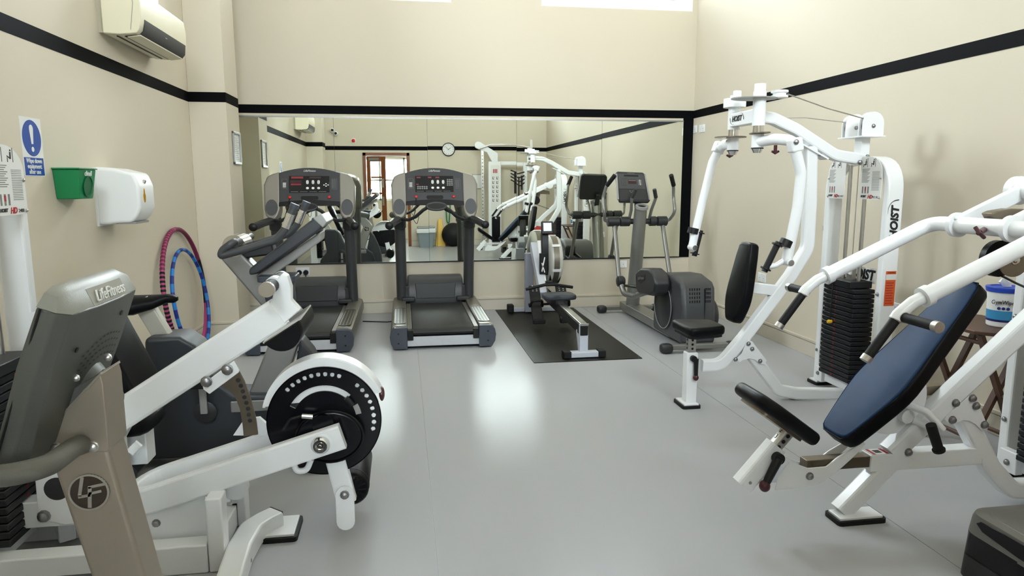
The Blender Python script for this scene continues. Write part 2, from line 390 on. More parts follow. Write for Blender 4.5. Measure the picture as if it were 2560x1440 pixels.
# wall mirror in five sheets
def mirmat():
    m = mat('mirror_silvering', (.90, .935, .865), .0, 1); return m
M['mirror'] = mirmat()
mir = tag(put('wall_mirror', MB().bb((-1.716, YB-.004, .568), (3.24, YB, 2.15)), 'black'), 'long wall mirror of five sheets on the back wall behind the treadmills', 'mirror')
xs = [-1.716, -.716, .283, 1.278, 2.265, 3.24]; tilt = ((.0, .0), (.0, .03), (.03, .0), (-.04, .03), (0, 0))
for i in range(5):
    a, c = xs[i]+.0012, xs[i+1]-.0012; w = c-a; h = 2.142-.578; ta, tb = tilt[i]
    pm = MB(); R = RX(ta) @ RZ(tb); pm.box((0, 0, 0), (w, .004, h), R)
    for k, p in enumerate(pm.v): pm.v[k] = (p[0]+(a+c)/2, p[1]+YB-.009, p[2]+.578+h/2)
    put('mirror_sheet', pm, 'mirror', mir)
put('edge_strip', MB().bb((-1.716, YB-.016, .566), (3.24, YB-.004, .578)), 'black', mir)
put('head_channel', MB().bb((-1.716, YB-.014, 2.142), (3.24, YB-.004, 2.158)), 'silver', mir)
# ------------------------------------------------------------------ behind the camera, seen in the mirror
M['doorwood'] = mat('varnished_door_wood', srgb(120, 66, 30), .35, var=.3, vscale=10)
# lobby beyond the door
lob = MB(); lob.bb((-1.9, -2.9, 0), (1.2, -2.75, 1.0)); lob.bb((-1.9, -2.9, 2.1), (1.2, -2.75, 2.7)); lob.bb((-1.9, -2.9, 1.0), (-1.2, -2.75, 2.1)); lob.bb((.7, -2.9, 1.0), (1.2, -2.75, 2.1))
lob.bb((-2.0, -2.9, 0), (-1.9, YR-.2, 2.7)); lob.bb((1.2, -2.9, 0), (1.3, YR-.2, 2.7))
struct(put('wall_lobby', lob, 'wall')); struct(put('ceiling_lobby', MB().bb((-2, -2.9, 2.7), (1.3, YR-.2, 2.8)), 'ceil'))
f = MB()
for x in (-1.2, -.58, .04, .65): f.bb((x, -2.85, 1.0), (x+.05, -2.8, 2.1))
for z in (1.0, 1.5, 2.05): f.bb((-1.2, -2.85, z), (.7, -2.8, z+.05))
wl = struct(put('window_4', f, 'white_gloss'))
for x in (-1.15, -.53, .09):
    for z in (1.05, 1.55): put('pane', MB().bb((x, -2.83, z), (x+.57, -2.825, z+.5)), 'glass', wl)
fr = MB()
for a, c in (((DO[0]-.07, YR-.2, 0), (DO[0], YR+.03, DO[3]+.07)), ((DO[1], YR-.2, 0), (DO[1]+.07, YR+.03, DO[3]+.07)), ((DO[0]-.07, YR-.2, DO[3]), (DO[1]+.07, YR+.03, DO[3]+.07))): fr.bb(a, c)
d1 = struct(put('door_1', fr, 'doorwood', bev=.005))
# narrow glazed leaf standing open into the room
hin = V((DO[0]+.02, YR+.02, 0)); ang = math.radians(24); dx, dy = math.cos(ang), math.sin(ang)
lf = MB(); W = .45
def leaf(u0, u1, z0, z1, t=.045):
    c = hin + V((dx, dy, 0))*((u0+u1)/2) + V((0, 0, (z0+z1)/2)); return lf.box(c, (u1-u0, t, z1-z0), RZ(24))
leaf(0, .08, .01, 2.04); leaf(W-.1, W, .01, 2.04); leaf(.08, W-.1, 1.93, 2.04); leaf(.1, W-.1, .01, .35); leaf(.1, W-.1, 1.2, 1.24); leaf(.1, W-.1, 1.56, 1.6); leaf(.1, W-.1, .8, .84)
lo = put('door_leaf', lf, 'doorwood', d1, bev=.004)
for z0, z1 in ((.35, .8), (.84, 1.2), (1.24, 1.56), (1.6, 1.93)):
    g = MB(); c = hin+V((dx, dy, 0))*(W/2)+V((0, 0, (z0+z1)/2)); g.box(c, (W-.2, .006, z1-z0), RZ(24)); put('pane', g, 'glass', lo)
hp = hin+V((dx, dy, 0))*(W-.05)+V((-dy, dx, 0))*.04
put('handle', MB().box(hp+V((0, 0, 1.45)), (.05, .012, .2), RZ(24)).box(hp+V((0, 0, 1.05)), (.05, .012, .2), RZ(24)), 'steel', lo)
put('door_closer', MB().box(hin+V((dx, dy, 0))*.2+V((-dy, dx, 0))*.05+V((0, 0, 1.98)), (.24, .05, .06), RZ(24)), 'silver', lo)
# clock
ck = thing('wall_clock', 'round white wall clock with black rim above the rear wall band', 'clock', (1.062, YR, 2.2))
co = V((1.062, YR, 2.2)); ny = V((0, 1, 0))
put('case', MB().lathe(co, ny, [(0, .15), (.035, .152), (.04, .145), (.04, .135), (.02, .132)], 32), 'black', ck)
put('face', MB().lathe(co+ny*.02, ny, [(0, .135), (.003, .135)], 32), 'paper', ck)
for h in range(1, 13):
    a = math.radians(90-30*h); text(str(h), .034, co+V((-math.cos(a)*.108, .0245, math.sin(a)*.108)), (-1, 0, 0), (0, 0, 1), 'ink', ck, 'numeral')
def hand(a, L, w): a = math.radians(a); d = V((-math.sin(a), 0, math.cos(a))); return MB().bar(co+ny*.028-d*.015, co+ny*.028+d*L, w, .003, (0, 1, 0))
put('hour_hand', hand(305, .06, .008), 'ink', ck); put('minute_hand', hand(48, .1, .005), 'ink', ck)
# sounder, cameras, notice
sd = thing('fire_sounder', 'red fire alarm sounder on a white base, rear wall', 'alarm', (-1.048, YR, 2.39)); so = V((-1.048, YR, 2.39))
put('base', MB().lathe(so, ny, [(0, .055), (.03, .05)], 20), 'cover', sd); put('dome', MB().lathe(so+ny*.03, ny, [(0, .042), (.03, .036), (.045, .015)], 20), 'red', sd)
for k, (x, z, nm) in enumerate(((-1.5, 2.61, 'upper'), (-1.42, 2.54, 'lower'))):
    cm = thing('security_camera', 'small white dome security camera, %s of the two by the rear nib' % nm, 'camera', (x, YR, z), group='security cameras')
    p = V((x, YR, z)); put('mount', MB().cyl(p, p+ny*.08, .02), 'cover', cm); put('housing', MB().ell(p+ny*.1, (.05, .05, .05)), 'cover', cm); put('lens', MB().cyl(p+ny*.135, p+ny*.155, .028), 'gblack', cm)
nb = thing('notice_board', 'white framed notice board on the rear wall beside the cable machine', 'notice board', (1.74, YR, 1.3))
put('frame', MB().bb((1.6, YR, 1.3), (1.88, YR+.02, 1.64)), 'silver', nb, bev=.004); put('sheet', MB().bb((1.62, YR+.02, 1.32), (1.86, YR+.022, 1.62)), 'paper', nb)
# litter bin with a clear liner
bn = thing('litter_bin', 'grey plastic litter bin with a clear bag liner by the rear wall', 'bin', (.51, -.3, 0))
def rr(cx, cy, w, d, z, r=.03): return [V((cx+x, cy+y, z)) for x, y in rrect(w, d, r, 3)]
put('body', MB().loft([rr(.51, -.3, .3, .24, 0), rr(.51, -.3, .4, .3, .42), rr(.51, -.3, .385, .285, .42), rr(.51, -.3, .29, .23, .03)]), mat('bin_grey', srgb(130, 142, 148), .5), bn)
M['film'] = mat('clear_bag_film', srgb(225, 228, 226), .3)
put('bag_liner', MB().loft([rr(.51, -.3, .42, .32, .33), rr(.51, -.3, .44, .335, .37), rr(.51, -.3, .425, .32, .425), rr(.51, -.3, .385, .285, .43), rr(.51, -.3, .37, .27, .36)], False), 'film', bn)
put('lid', MB().loft([rr(.51, -.3, .4, .3, .44), rr(.51, -.3, .38, .28, .47)]), mat('bin_lid', srgb(150, 156, 160), .5), bn)
# wet floor sign, folded
ws = thing('wet_floor_sign', 'yellow folded wet floor sign leaning on the rear wall', 'sign', (.82, -.45, 0))
for s in (-1, 1):
    put('panel', MB().prism([(.75+.02*s, -.4+.03*s, 0), (.93+.02*s, -.4+.03*s, 0), (.88, -.5+.012*s, .62), (.8, -.5+.012*s, .62)], (0, .012, 0)), 'yellow', ws, bev=.003)
# exercise ball and band
eb = thing('exercise_ball', 'large black exercise ball on the floor by the rear wall', 'ball', (1.13, -.3, 0))
put('ball_skin', MB().ell((1.13, -.28, .27), (.27, .27, .27), 24, 14), 'rubber', eb); put('valve', MB().cyl((1.13, -.02, .27), (1.13, -.005, .27), .012), 'black', eb)
gb = MB(); gb.tube([(1.0, -.53, 1.25), (.98, -.52, .9), (1.0, -.51, .55), (1.05, -.51, .52), (1.08, -.52, .9), (1.06, -.53, 1.25)], .014, 8, fr=.05)
tag(put('resistance_band', gb, 'green'), 'green rubber resistance band hanging on the rear wall above the ball', 'exercise band')
# cable machine in the rear right corner
cmx = thing('cable_machine', 'white cable pulley machine with chrome lat bar in the rear corner', 'exercise machine', (2.3, -.25, 0))
yc = -.2
M['plac'] = M['paper']
put('column', MB().bb((1.93, yc-.1, .0), (2.22, yc+.06, 1.92)), 'white', cmx, bev=.02)
put('column', MB().bb((2.74, yc-.1, .0), (2.84, yc+.06, 1.92)), 'white', cmx, bev=.02)
put('crossbar', MB().bb((2.2, yc-.06, 1.84), (2.76, yc+.02, 1.92)), 'white', cmx, bev=.01)
put('base_beam', MB().bb((1.72, yc-.08, 0), (2.95, yc+.08, .08)), 'white', cmx, bev=.01)
gp = put('guide_post', MB().bb((1.77, yc+.0, .05), (1.83, yc+.05, 2.2)), 'steel', cmx)
hl = MB()
for k in range(24): hl.cyl((1.8, yc+.05, .25+k*.078), (1.8, yc+.0515, .25+k*.078), .011, 8)
stuff(put('pin_holes', hl, 'black', gp))
put('head_arm', MB().prism([(1.65, yc, 2.33), (1.75, yc, 2.35), (2.15, yc, 2.1), (2.15, yc, 1.9), (2.02, yc, 1.9), (1.9, yc, 2.12), (1.68, yc, 2.2)], (0, .06, 0)), 'white', cmx, bev=.01)
put('pulley', MB().cyl((1.7, yc-.02, 2.28), (1.7, yc+.08, 2.28), .075, 24), 'white', cmx)
put('lat_bar', MB().tube([(1.72, yc+.12, 2.2), (1.98, yc+.12, 2.29), (2.62, yc+.12, 2.29), (2.92, yc+.12, 2.24)], .02, 10, fr=.08), 'chrome', cmx)
put('bar_hanger', MB().bb((2.88, yc+.08, 2.0), (2.94, yc+.12, 2.42)), 'steel', cmx)
pl = put('exercise_chart', MB().bb((1.985, yc+.06, .8), (2.185, yc+.064, 1.84)), 'paper', cmx)
pm = MB()
for r in range(6):
    for c in (0, 1):
        x = 2.13-c*.09; z = 1.55-r*.1; pm.bb((x-.02, yc+.064, z-.03), (x-.008, yc+.0645, z+.03)); pm.bb((x-.01, yc+.064, z-.03), (x+.02, yc+.0645, z-.015)); pm.bb((x+.01, yc+.064, z-.0), (x+.02, yc+.0645, z+.03))
stuff(put('figure_print', pm, 'ink', pl))
pm = MB()
for x in (2.05, 2.085, 2.12): pm.bb((x-.012, yc+.064, 1.66), (x+.012, yc+.0645, 1.75))
put('muscle_print', pm, 'redink', pl)
put('weight_shroud', MB().bb((2.0, yc+.05, .1), (2.19, yc+.1, .68)), 'gblack', cmx, bev=.01)
hk = thing('handle_rack', 'black cable handles and straps hanging on the cable machine rack', 'gym accessories', (2.58, yc, 1.3))
hb = MB()
for k in range(4): hb.tube([(2.42, yc+.1+.1, 1.72-k*.07), (2.58+.02*k, yc+.1+.16, 1.66-k*.09), (2.74, yc+.1+.1, 1.7-k*.08)], .014, 8, fr=.03)
put('handles', hb, 'black', hk)
put('straps', MB().bb((2.5, yc+.1+.08, 1.2), (2.55, yc+.1+.1, 1.68)).bb((2.6, yc+.1+.08, 1.05), (2.63, yc+.1+.1, 1.6)).bb((2.66, yc+.1+.09, 1.3), (2.7, yc+.1+.11, 1.62)), 'black', hk)
put('peg', MB().cyl((2.4, yc+.1+.06, 1.6), (2.78, yc+.1+.06, 1.6), .012), 'steel', hk)

# red exercise ball behind the step
rb_ = thing('exercise_ball', 'large red exercise ball on the floor by the right wall', 'ball', (2.93, 1.3, 0))
put('ball_skin', MB().ell((2.93, 1.3, .32), (.32, .32, .32), 24, 14), mat('red_rubber', srgb(176, 40, 44), .4), rb_); put('valve', MB().cyl((2.93, 1.612, .32), (2.93, 1.624, .32), .012), 'black', rb_)
# ------------------------------------------------------------------ treadmills
M['rail'] = mat('dark_alloy_rail', srgb(122, 118, 110), .38, .6, var=.1, vscale=30)
M['podgrey'] = mat('pod_silver_plastic', srgb(134, 129, 120), .36, .25, var=.03)
def treadmill(cx, label, keypad):
    t = thing('treadmill', label, 'treadmill', (cx, 6.9, 0), group='treadmills facing the mirror')
    yr, yf = 6.0, 7.72
    for s in (-1, 1):
        xi, xo = cx+s*.318, cx+s*.46
        # side rail: flat inside, bulging outside
        prof = [(xi, .05), (xi, .212), (xi+s*.085, .214), (xo-s*.012, .196), (xo, .15), (xo, .095), (xo-s*.03, .05)]
        rl = put('side_rail', MB().prism([(x, yr+.03, z) for x, z in prof], (0, yf-yr-.1, 0)), 'rail', t, bev=.006)
        vp = MB().prism([(xi+s*.06+x, yr+.5+y, .214) for x, y in rrect(.1, .78, .045, 5)], (0, 0, .0025)); tr = put('tread_plate', vp, 'rail', rl, bev=.001)
        sl = MB()
        for c in (-1, 0, 1):
            for k in range(24): sl.bb((xi+s*.06+c*.028-.009, yr+.15+k*.03, .2165), (xi+s*.06+c*.028+.009, yr+.163+k*.03, .2172))
        stuff(put('vent_slots', sl, 'black', rl))
        put('plate_outline', MB().ring((0, 0, 0), (0, 0, 1), .1, .1, .001, 4) if False else MB().sweep([(xi+s*.06+x, yr+.5+y, .2168) for x, y in rrect(.104, .784, .046, 5)], circ(.0018, 5), closed=True), 'black', rl)
        cap = put('end_cap', MB().prism([(x, yr-.012, z) for x, z in [(xi-s*.003, .01), (xi-s*.003, .205), (xi+s*.11, .203), (xo-s*.004, .17), (xo+s*.006, .12), (xo-s*.002, .06), (xo-s*.03, .012)]], (0, .05, 0)), 'bgrey', t, bev=.006)
        for z in (.065, .15): put('cap_screw', MB().cyl((xi+s*.075, yr-.0135, z), (xi+s*.075, yr-.01, z), .008, 10), 'black', cap)
        put('side_strip', MB().bb((xi-s*.003, yr+.05, .1), (xi-s*.045, yf-.4, .188)), 'rail', t, bev=.003)
        put('roller_bracket', MB().bb((xi-s*.005, yr+.0, .085), (xi-s*.055, yr+.06, .175)), 'black', t, bev=.004)
        # upright: oval column
        up = put('upright', MB().sweep([(cx+s*.36, 7.5, .16), (cx+s*.36, 7.42, .6), (cx+s*.362, 7.3, 1.15)], [(x*.056, y*.075) for x, y in circ(1, 20)], (0, 1, 0)), 'grey', t)
        put('upright_shoe', MB().bb((cx+s*.22, 7.34, .2), (cx+s*.36, 7.52, .245)).bb((cx+s*.245, 7.42, .2), (cx+s*.33, 7.55, .36)), 'dgrey', t, bev=.012)
        # console pod
        pod = MB(); q = []
        for x, z in [(-.075, 1.2), (-.06, 1.14), (-.03, 1.1), (.03, 1.1), (.06, 1.14), (.075, 1.2), (.082, 1.44), (.05, 1.52), (0, 1.545), (-.076, 1.566)]:
            q.append((cx+s*(.358+x), 7.1+(z-1.1)*.3, z))
        pd = put('console_pod', pod.prism(q, (0, .17, -.03)), 'podgrey', t, bev=.02, seg=3)
        ov = MB(); cc = V((cx+s*.362, 7.1+(1.215-1.1)*.3-.003, 1.215)); 
        ov.prism([(cc.x+.058*math.cos(a), cc.y+.078*math.sin(a)*.3, cc.z+.078*math.sin(a)) for a in [2*math.pi*i/24 for i in range(24)]], (0, -.003, 0))
        put('speaker_oval', ov, 'grey', pd, bev=.001)
        # cup shroud and grips
        put('pod_neck', MB().sweep([(cx+s*.36, 7.3, 1.0), (cx+s*.36, 7.26, 1.13)], [(x*.062, y*.08) for x, y in circ(1, 18)], (0, 1, 0)), 'dgrey', t)
        g = put('grip', MB().tube([(cx+s*.36, 7.2, 1.09), (cx+s*.41, 6.95, 1.075), (cx+s*.455, 6.7, 1.05)], .036, 14, fr=.08), 'dgrey', t)
        put('grip_cap', MB().ell((cx+s*.458, 6.69, 1.05), (.039, .02, .039)), 'black', g)
    put('rear_beam', MB().bb((cx-.318, yr+.012, .03), (cx+.318, yr+.03, .115)), mat('scuffed_grey_paint', srgb(186, 188, 194), .5, var=.08, vscale=25) if 'scuffed_grey_paint' not in bpy.data.materials else bpy.data.materials['scuffed_grey_paint'], t, bev=.003)
    put('under_frame', MB().bb((cx-.3, yr+.06, .02), (cx+.3, yf-.1, .1)), 'black', t)
    for s in (-1, 1): [put('foot', MB().cyl((cx+s*.4, yy, 0), (cx+s*.4, yy, .055), .03, 14), 'rubber', t) for yy in (yr+.12, yf-.2)]
    path = [(cx, y, z) for y, z in ((yr+.05, .12), (yr+.02, .135), (yr+.012, .15), (yr+.02, .165), (yr+.05, .18), (yf-.4, .182))]
    put('running_belt', MB().sweep(path, [(.268, .004), (-.268, .004), (-.268, -.004), (.268, -.004)]), 'belt', t)
    put('rear_roller', MB().cyl((cx-.3, yr+.05, .15), (cx+.3, yr+.05, .15), .026, 18), 'black', t)
    # motor hood
    hd = [(7.4, .205), (7.42, .36), (7.5, .44), (7.64, .455), (7.76, .4), (7.76, .05), (7.42, .05)]
    h = put('motor_hood', MB().prism([(cx-.3, y, z) for y, z in hd], (.6, 0, 0)), 'grey', t, bev=.03, seg=3)
    put('hood_panel', MB().prism([(cx-.215, 7.272, .21), (cx-.235, 7.29, .35), (cx-.225, 7.38, .425), (cx+.225, 7.38, .425), (cx+.235, 7.29, .35), (cx+.215, 7.272, .21)] if False else [(cx-.205, 7.39, .225), (cx-.215, 7.408, .385), (cx+.215, 7.408, .385), (cx+.205, 7.39, .225)], (0, .02, .004)), 'dgrey', h, bev=.006)
    # console
    def C(u, z, d=0): return V((cx+u, 7.1+(z-1.1)*.3-d, z+d*.3))
    top = [(-.297+.594*i/12, 1.552+.052*(1-((i-6)/6)**2)) for i in range(13)]
    bot = [(.292-.584*i/8, 1.262+.018*(1-((i-4)/4)**2)) for i in range(9)]
    cn = put('console', MB().prism([C(u, z) for u, z in top+bot], (0, .09, -.02)), 'dgrey', t, bev=.008)
    put('console_lip', MB().prism([C(u, z, .004) for u, z in [(.295, 1.225)]+[(u, z+.004) for u, z in bot]+[(-.295, 1.225)]], (0, .1, 0)), 'gblack', t, bev=.004)
    def slab(name, u0, u1, z0, z1, m, d=.002, r=0, par=None, bev=.0):
        pts = [C(u0, z0, d-.002), C(u1, z0, d-.002), C(u1, z1, d-.002), C(u0, z1, d-.002)]
        if r:
            pts = [C((u0+u1)/2+x, (z0+z1)/2+y, d-.002) for x, y in rrect(u1-u0, z1-z0, r, 4)]
        return put(name, MB().prism(pts, V((0, -.0025, .0008))), m, par or cn, bev=bev)
    rt, upv = V((1, 0, 0)), V((0, .3, 1))
    sc = slab('display', -.195, .192, 1.358, 1.52, 'gblack', .004)
    if keypad:
        slab('led_row', -.18, -.14, 1.497, 1.51, 'led', .006); slab('led_row', -.065, -.03, 1.497, 1.511, 'led', .006); slab('led_row', .01, .05, 1.497, 1.511, 'led', .006); slab('led_row', -.185, -.16, 1.43, 1.44, 'led', .006)
        for r in range(2):
            for c in range(5): slab('key', -.178+c*.022, -.16+c*.022, 1.386+r*.018, 1.4+r*.018, 'inkgrey', .006, .006)
        for r in range(4):
            for c in range(3): slab('key', .125+c*.022, .143+c*.022, 1.42+r*.018, 1.434+r*.018, 'inkgrey', .006, .006)
    else:
        slab('led_row', -.175, -.06, 1.495, 1.514, 'led', .006); slab('led_row', .0, .11, 1.495, 1.512, 'ledoff', .006); slab('led_row', -.18, -.08, 1.43, 1.445, 'led', .006); slab('led_row', -.185, -.075, 1.45, 1.478, 'ledoff', .006)
        for u, z in ((.16, 1.443), (.16, 1.42), (.14, 1.431), (.18, 1.431)): slab('key', u-.007, u+.007, z-.005, z+.005, 'inkw', .006, .004)
    for u in (-.02, .034, .088):
        rk = slab('rocker', u-.012, u+.012, 1.44, 1.478, 'inkw', .006, .011)
        for dz in (-.008, .008): slab('arrow', u-.004, u+.004, 1.457+dz, 1.462+dz, 'ink', .008, .002)
    for u in (-.02, .034, .088): slab('button', u-.014, u+.014, 1.39, 1.411, 'inkw', .006, .01)
    for u in (-.265, .215):
        for a, c, d, e in ((u, u+.05, 1.49, 1.492), (u, u+.05, 1.39, 1.392), (u, u+.002, 1.39, 1.492), (u+.048, u+.05, 1.39, 1.492)): slab('chart_line', a, c, d, e, 'inkgrey', .004)
    for k in range(5): slab('chart_text', -.256, -.225, 1.4+k*.012, 1.4065+k*.012, 'inkw' if k else 'inkgrey', .004)
    for k in range(3): slab('chart_text', .224+k*.012, .227+k*.012, 1.4, 1.484, 'inkgrey', .004)
    for k in range(4): slab('caption', -.18+k*.09, -.11+k*.09, 1.364, 1.367, 'inkgrey', .006)
    for u in (-.19, .19):
        p = C(u, 1.312, 0); nrm = V((0, -1, .3))
        put('stop_button', MB().lathe(p, nrm, [(0, .016), (.006, .016), (.012, .012), (.013, .001)], 16), 'red', cn)
    slab('reading_rack', -.085, .085, 1.288, 1.324, 'gblack', .003, .017)
    text('LifeFitness', .028, C(0, 1.572, .0012), rt, upv, 'inkw', cn, shear=.35, name='brand_lettering')
    # heart-rate bar
    bar = [(cx-.36, 7.16, 1.085), (cx-.27, 7.04, 1.085), (cx-.2, 6.98, 1.12), (cx-.13, 6.93, 1.185), (cx-.08, 6.91, 1.215)]
    put('cross_bar', MB().tube(bar, .017, 12, fr=.06), 'dgrey', t)
    put('cross_bar', MB().tube([(2*cx-x, y, z) for x, y, z in bar], .017, 12, fr=.06), 'dgrey', t)
    o = V((cx, 6.9, 1.222)); nr = V((0, -.8, .6)); S, U, _ = basis(nr)
    put('sensor_ring', MB().sweep([o+S*.095*math.cos(a)+U*.042*math.sin(a) for a in [2*math.pi*i/28 for i in range(28)]], circ(.012, 8), closed=True), 'dgrey', t)
    put('sensor_pad', MB().prism([o+S*.088*math.cos(a)+U*.036*math.sin(a) for a in [2*math.pi*i/24 for i in range(24)]], nr.normalized()*.008), 'gblack', t)
    put('safety_cord', MB().tube([C(-.19, 1.3, .01), (cx-.2, 7.02, 1.2), (cx-.23, 7.0, 1.1), (cx-.19, 7.02, 1.03), (cx-.17, 7.03, 1.12)], .003, 6, fr=.04), 'black', t)
    return t
treadmill(.325, 'charcoal treadmill with numeric keypad on its console, nearer the rower', True)
treadmill(-.912, 'charcoal treadmill with lit red display, standing beside the pillar', False)
# ------------------------------------------------------------------ rowing machine on its mat
mt = MB(); nx_, ny_ = 8, 16
x0, x1, y0, y1 = 1.02, 1.935, 5.38, 7.78
vs = []; fs = []
for j in range(ny_+1):
    for i in range(nx_+1):
        u, w = i/nx_, j/ny_; vs.append(V((x0+(x1-x0)*u, y0+(y1-y0)*w, .006+.003*math.exp(-((w-.07)/.05)**2)*math.sin(math.pi*u)**2+.002*math.exp(-((w-.93)/.03)**2))))
for j in range(ny_):
    for i in range(nx_): k = j*(nx_+1)+i; fs.append((k, k+1, k+nx_+2, k+nx_+1))
n0 = len(vs); rim = [i for i in range(nx_+1)]+[(j+1)*(nx_+1)-1 for j in range(1, ny_+1)]+[ny_*(nx_+1)+i for i in range(nx_-1, -1, -1)]+[j*(nx_+1) for j in range(ny_-1, 0, -1)]
vs += [V((vs[k].x, vs[k].y, 0)) for k in rim]
for q in range(len(rim)): r2 = (q+1) % len(rim); fs.append((rim[q], n0+q, n0+r2, rim[r2]))
tag(put('rubber_mat', MB().add(vs, fs), 'matrub'), 'large black rubber mat on the floor under the rowing machine', 'mat')
rx = 1.46; zf = .01
rw = thing('rowing_machine', 'grey and black rowing machine with flywheel and small monitor', 'rowing machine', (rx, 6.5, 0))
M['rgrey'] = mat('pale_grey_powder_coat', srgb(190, 194, 204), .4, var=.02)
put('rear_leg', MB().bb((rx-.036, 5.48, zf+.03), (rx+.036, 5.515, .285)), 'rgrey', rw, bev=.004)
put('leg_brace', MB().bar((rx-.028, 5.53, .05), (rx-.028, 5.6, .22), .03, .012, (1, 0, 0)), 'rgrey', rw)
put('rear_foot_bar', MB().bb((rx-.12, 5.44, zf+.005), (rx+.12, 5.52, zf+.05)), 'rgrey', rw, bev=.005)
for s in (-1, 1): put('foot_cap', MB().bb((rx+s*.115, 5.43, zf), (rx+s*.18, 5.53, zf+.06)), 'rubber', rw, bev=.008)
rA, rB = V((rx, 5.47, .255)), V((rx, 7.1, .31))
put('seat_rail', MB().bar(rA+V((0, 0, -.02)), rB+V((0, 0, -.02)), .066, .085), 'black', rw, bev=.006)
put('rail_track', MB().bar(rA+V((0, -.003, .03)), rB+V((0, 0, .03)), .06, .016), 'chrome', rw, bev=.003)
put('rail_end', MB().bb((rx-.036, 5.462, .285), (rx+.036, 5.48, .295)), 'steel', rw)
# seat
sy, sz = 6.45, .345
out = []
for x, y in [(-.16, -.06), (-.15, -.11), (-.07, -.12), (0, -.085), (.07, -.12), (.15, -.11), (.16, -.06), (.15, .09), (.08, .12), (-.08, .12), (-.15, .09)]: out.append(V((rx+x, sy+y, sz)))
st = put('seat', MB().pad(out, (0, 0, 1), .05, .02), mat('seat_grey', srgb(50, 54, 62), .5), rw)
put('seat_carriage', MB().bb((rx-.05, sy-.09, .29), (rx+.05, sy+.09, sz)), 'black', st, bev=.006)
for s in (-1, 1): put('carriage_roller', MB().cyl((rx-.045, sy+s*.07, .322), (rx+.045, sy+s*.07, .322), .016, 12), 'inkw', st)
# footrests
for s in (-1, 1):
    xx = rx+s*.14
    fb = put('footboard', MB().prism([(xx-.055, 6.72, .05), (xx+.055, 6.72, .05), (xx+.055, 6.98, .4), (xx-.055, 6.98, .4)], (0, .03, -.012)), 'black', rw, bev=.008)
    put('heel_cup', MB().bb((xx-.06, 6.66, .055), (xx+.06, 6.72, .1)), 'rubber', fb, bev=.008)
    hs = MB()
    for k in range(4):
        for c in (-1, 1): hs.bb((xx+c*.02-.006, 6.938+.012*k-.006, .345+.016*k), (xx+c*.02+.006, 6.94+.012*k, .352+.016*k))
    stuff(put('adjuster_holes', hs, 'inkw', fb))
    put('foot_strap', MB().tube([(xx-.065, 6.86, .2), (xx-.05, 6.8, .27), (xx+.05, 6.8, .27), (xx+.065, 6.86, .2)], .014, 8, fr=.03), 'rubber', fb)
put('foot_axle', MB().cyl((rx-.22, 6.87, .22), (rx+.22, 6.87, .22), .012, 10), 'black', rw)
# main frame, front leg
put('main_frame', MB().bar((rx-.05, 6.95, .3), (rx-.06, 7.45, .78), .075, .09), 'rgrey', rw, bev=.008)
put('front_leg', MB().prism([(rx-.14, 7.5, .02), (rx-.045, 7.5, .02), (rx-.045, 7.5, .68), (rx-.14, 7.5, .68)], (0, .07, 0)), mat('lavender_grey', srgb(150, 152, 166), .4), rw, bev=.006)
put('front_foot_bar', MB().bb((rx-.28, 7.56, .015), (rx+.28, 7.62, .06)), 'rgrey', rw, bev=.006)
for s in (-1, 1):
    put('front_foot_cap', MB().bb((rx+s*.26, 7.54, zf-.002), (rx+s*.33, 7.64, .1)), 'rubber', rw, bev=.012)
# flywheel housing, axis across
fo = V((rx+.05, 7.38, .62))
fw = put('flywheel_housing', MB().lathe(fo, (1, 0, 0), [(0, .2), (.02, .245), (.05, .26), (.12, .26), (.15, .245), (.165, .2), (.165, .02)], 36), mat('warm_white_plastic', srgb(200, 200, 192), .4), rw)
put('vent_band', MB().ring(fo+V((.055, 0, 0)), (1, 0, 0), .2, .264, .06, 40), mat('perforated_steel', srgb(120, 114, 104), .4, .6), fw)
put('guard_bottom', MB().lathe(fo+V((.02, -.02, -.06)), (1, 0, 0), [(0, .2), (.12, .2)], 24), 'black', fw)
for a in (20, 80, 140, 200, 260, 320): put('housing_rib', MB().box(fo+V((.085, math.cos(math.radians(a))*.262, math.sin(math.radians(a))*.262)), (.09, .03, .012), RX(a-90)), 'cover', fw)
put('chain_cover', MB().bar((rx-.02, 7.05, .4), (rx, 7.42, .82), .05, .035), 'cover', rw, bev=.008)
# monitor on its arm
ma = put('monitor_arm', MB().prism([(rx-.03, 7.15, .55), (rx-.03, 7.2, .9), (rx-.03, 7.16, 1.0), (rx-.03, 7.12, .95), (rx-.03, 7.1, .55), (rx-.03, 7.13, .48)], (.07, 0, 0)), 'black', rw, bev=.006)
put('monitor', MB().box((rx+.02, 7.1, .985), (.125, .035, .135), RX(-12)), 'black', rw, bev=.01)
put('screen', MB().box((rx+.02, 7.082, .995), (.085, .003, .085), RX(-12)), 'lcd', rw)
for k in (-1, 0, 1): put('monitor_key', MB().box((rx+.02+k*.03, 7.078, .935), (.02, .003, .008), RX(-12)), 'redink' if k else 'inkgrey', rw)
put('arm_bracket', MB().bb((rx-.06, 7.08, .5), (rx+.02, 7.12, .72)), 'black', rw, bev=.004)
put('bracket_links', MB().bar((rx-.04, 7.07, .53), (rx-.01, 7.07, .68), .012, .01).bar((rx-.01, 7.07, .52), (rx-.04, 7.07, .62), .012, .01), 'cover', rw)
put('handle', MB().tube([(rx-.245, 6.88, .375), (rx-.05, 6.86, .42), (rx+.05, 6.86, .42), (rx+.245, 6.88, .385)], .016, 10, fr=.05), 'rubber', rw)
put('handle_hook', MB().box((rx, 6.9, .435), (.07, .06, .04)), 'black', rw, bev=.008)
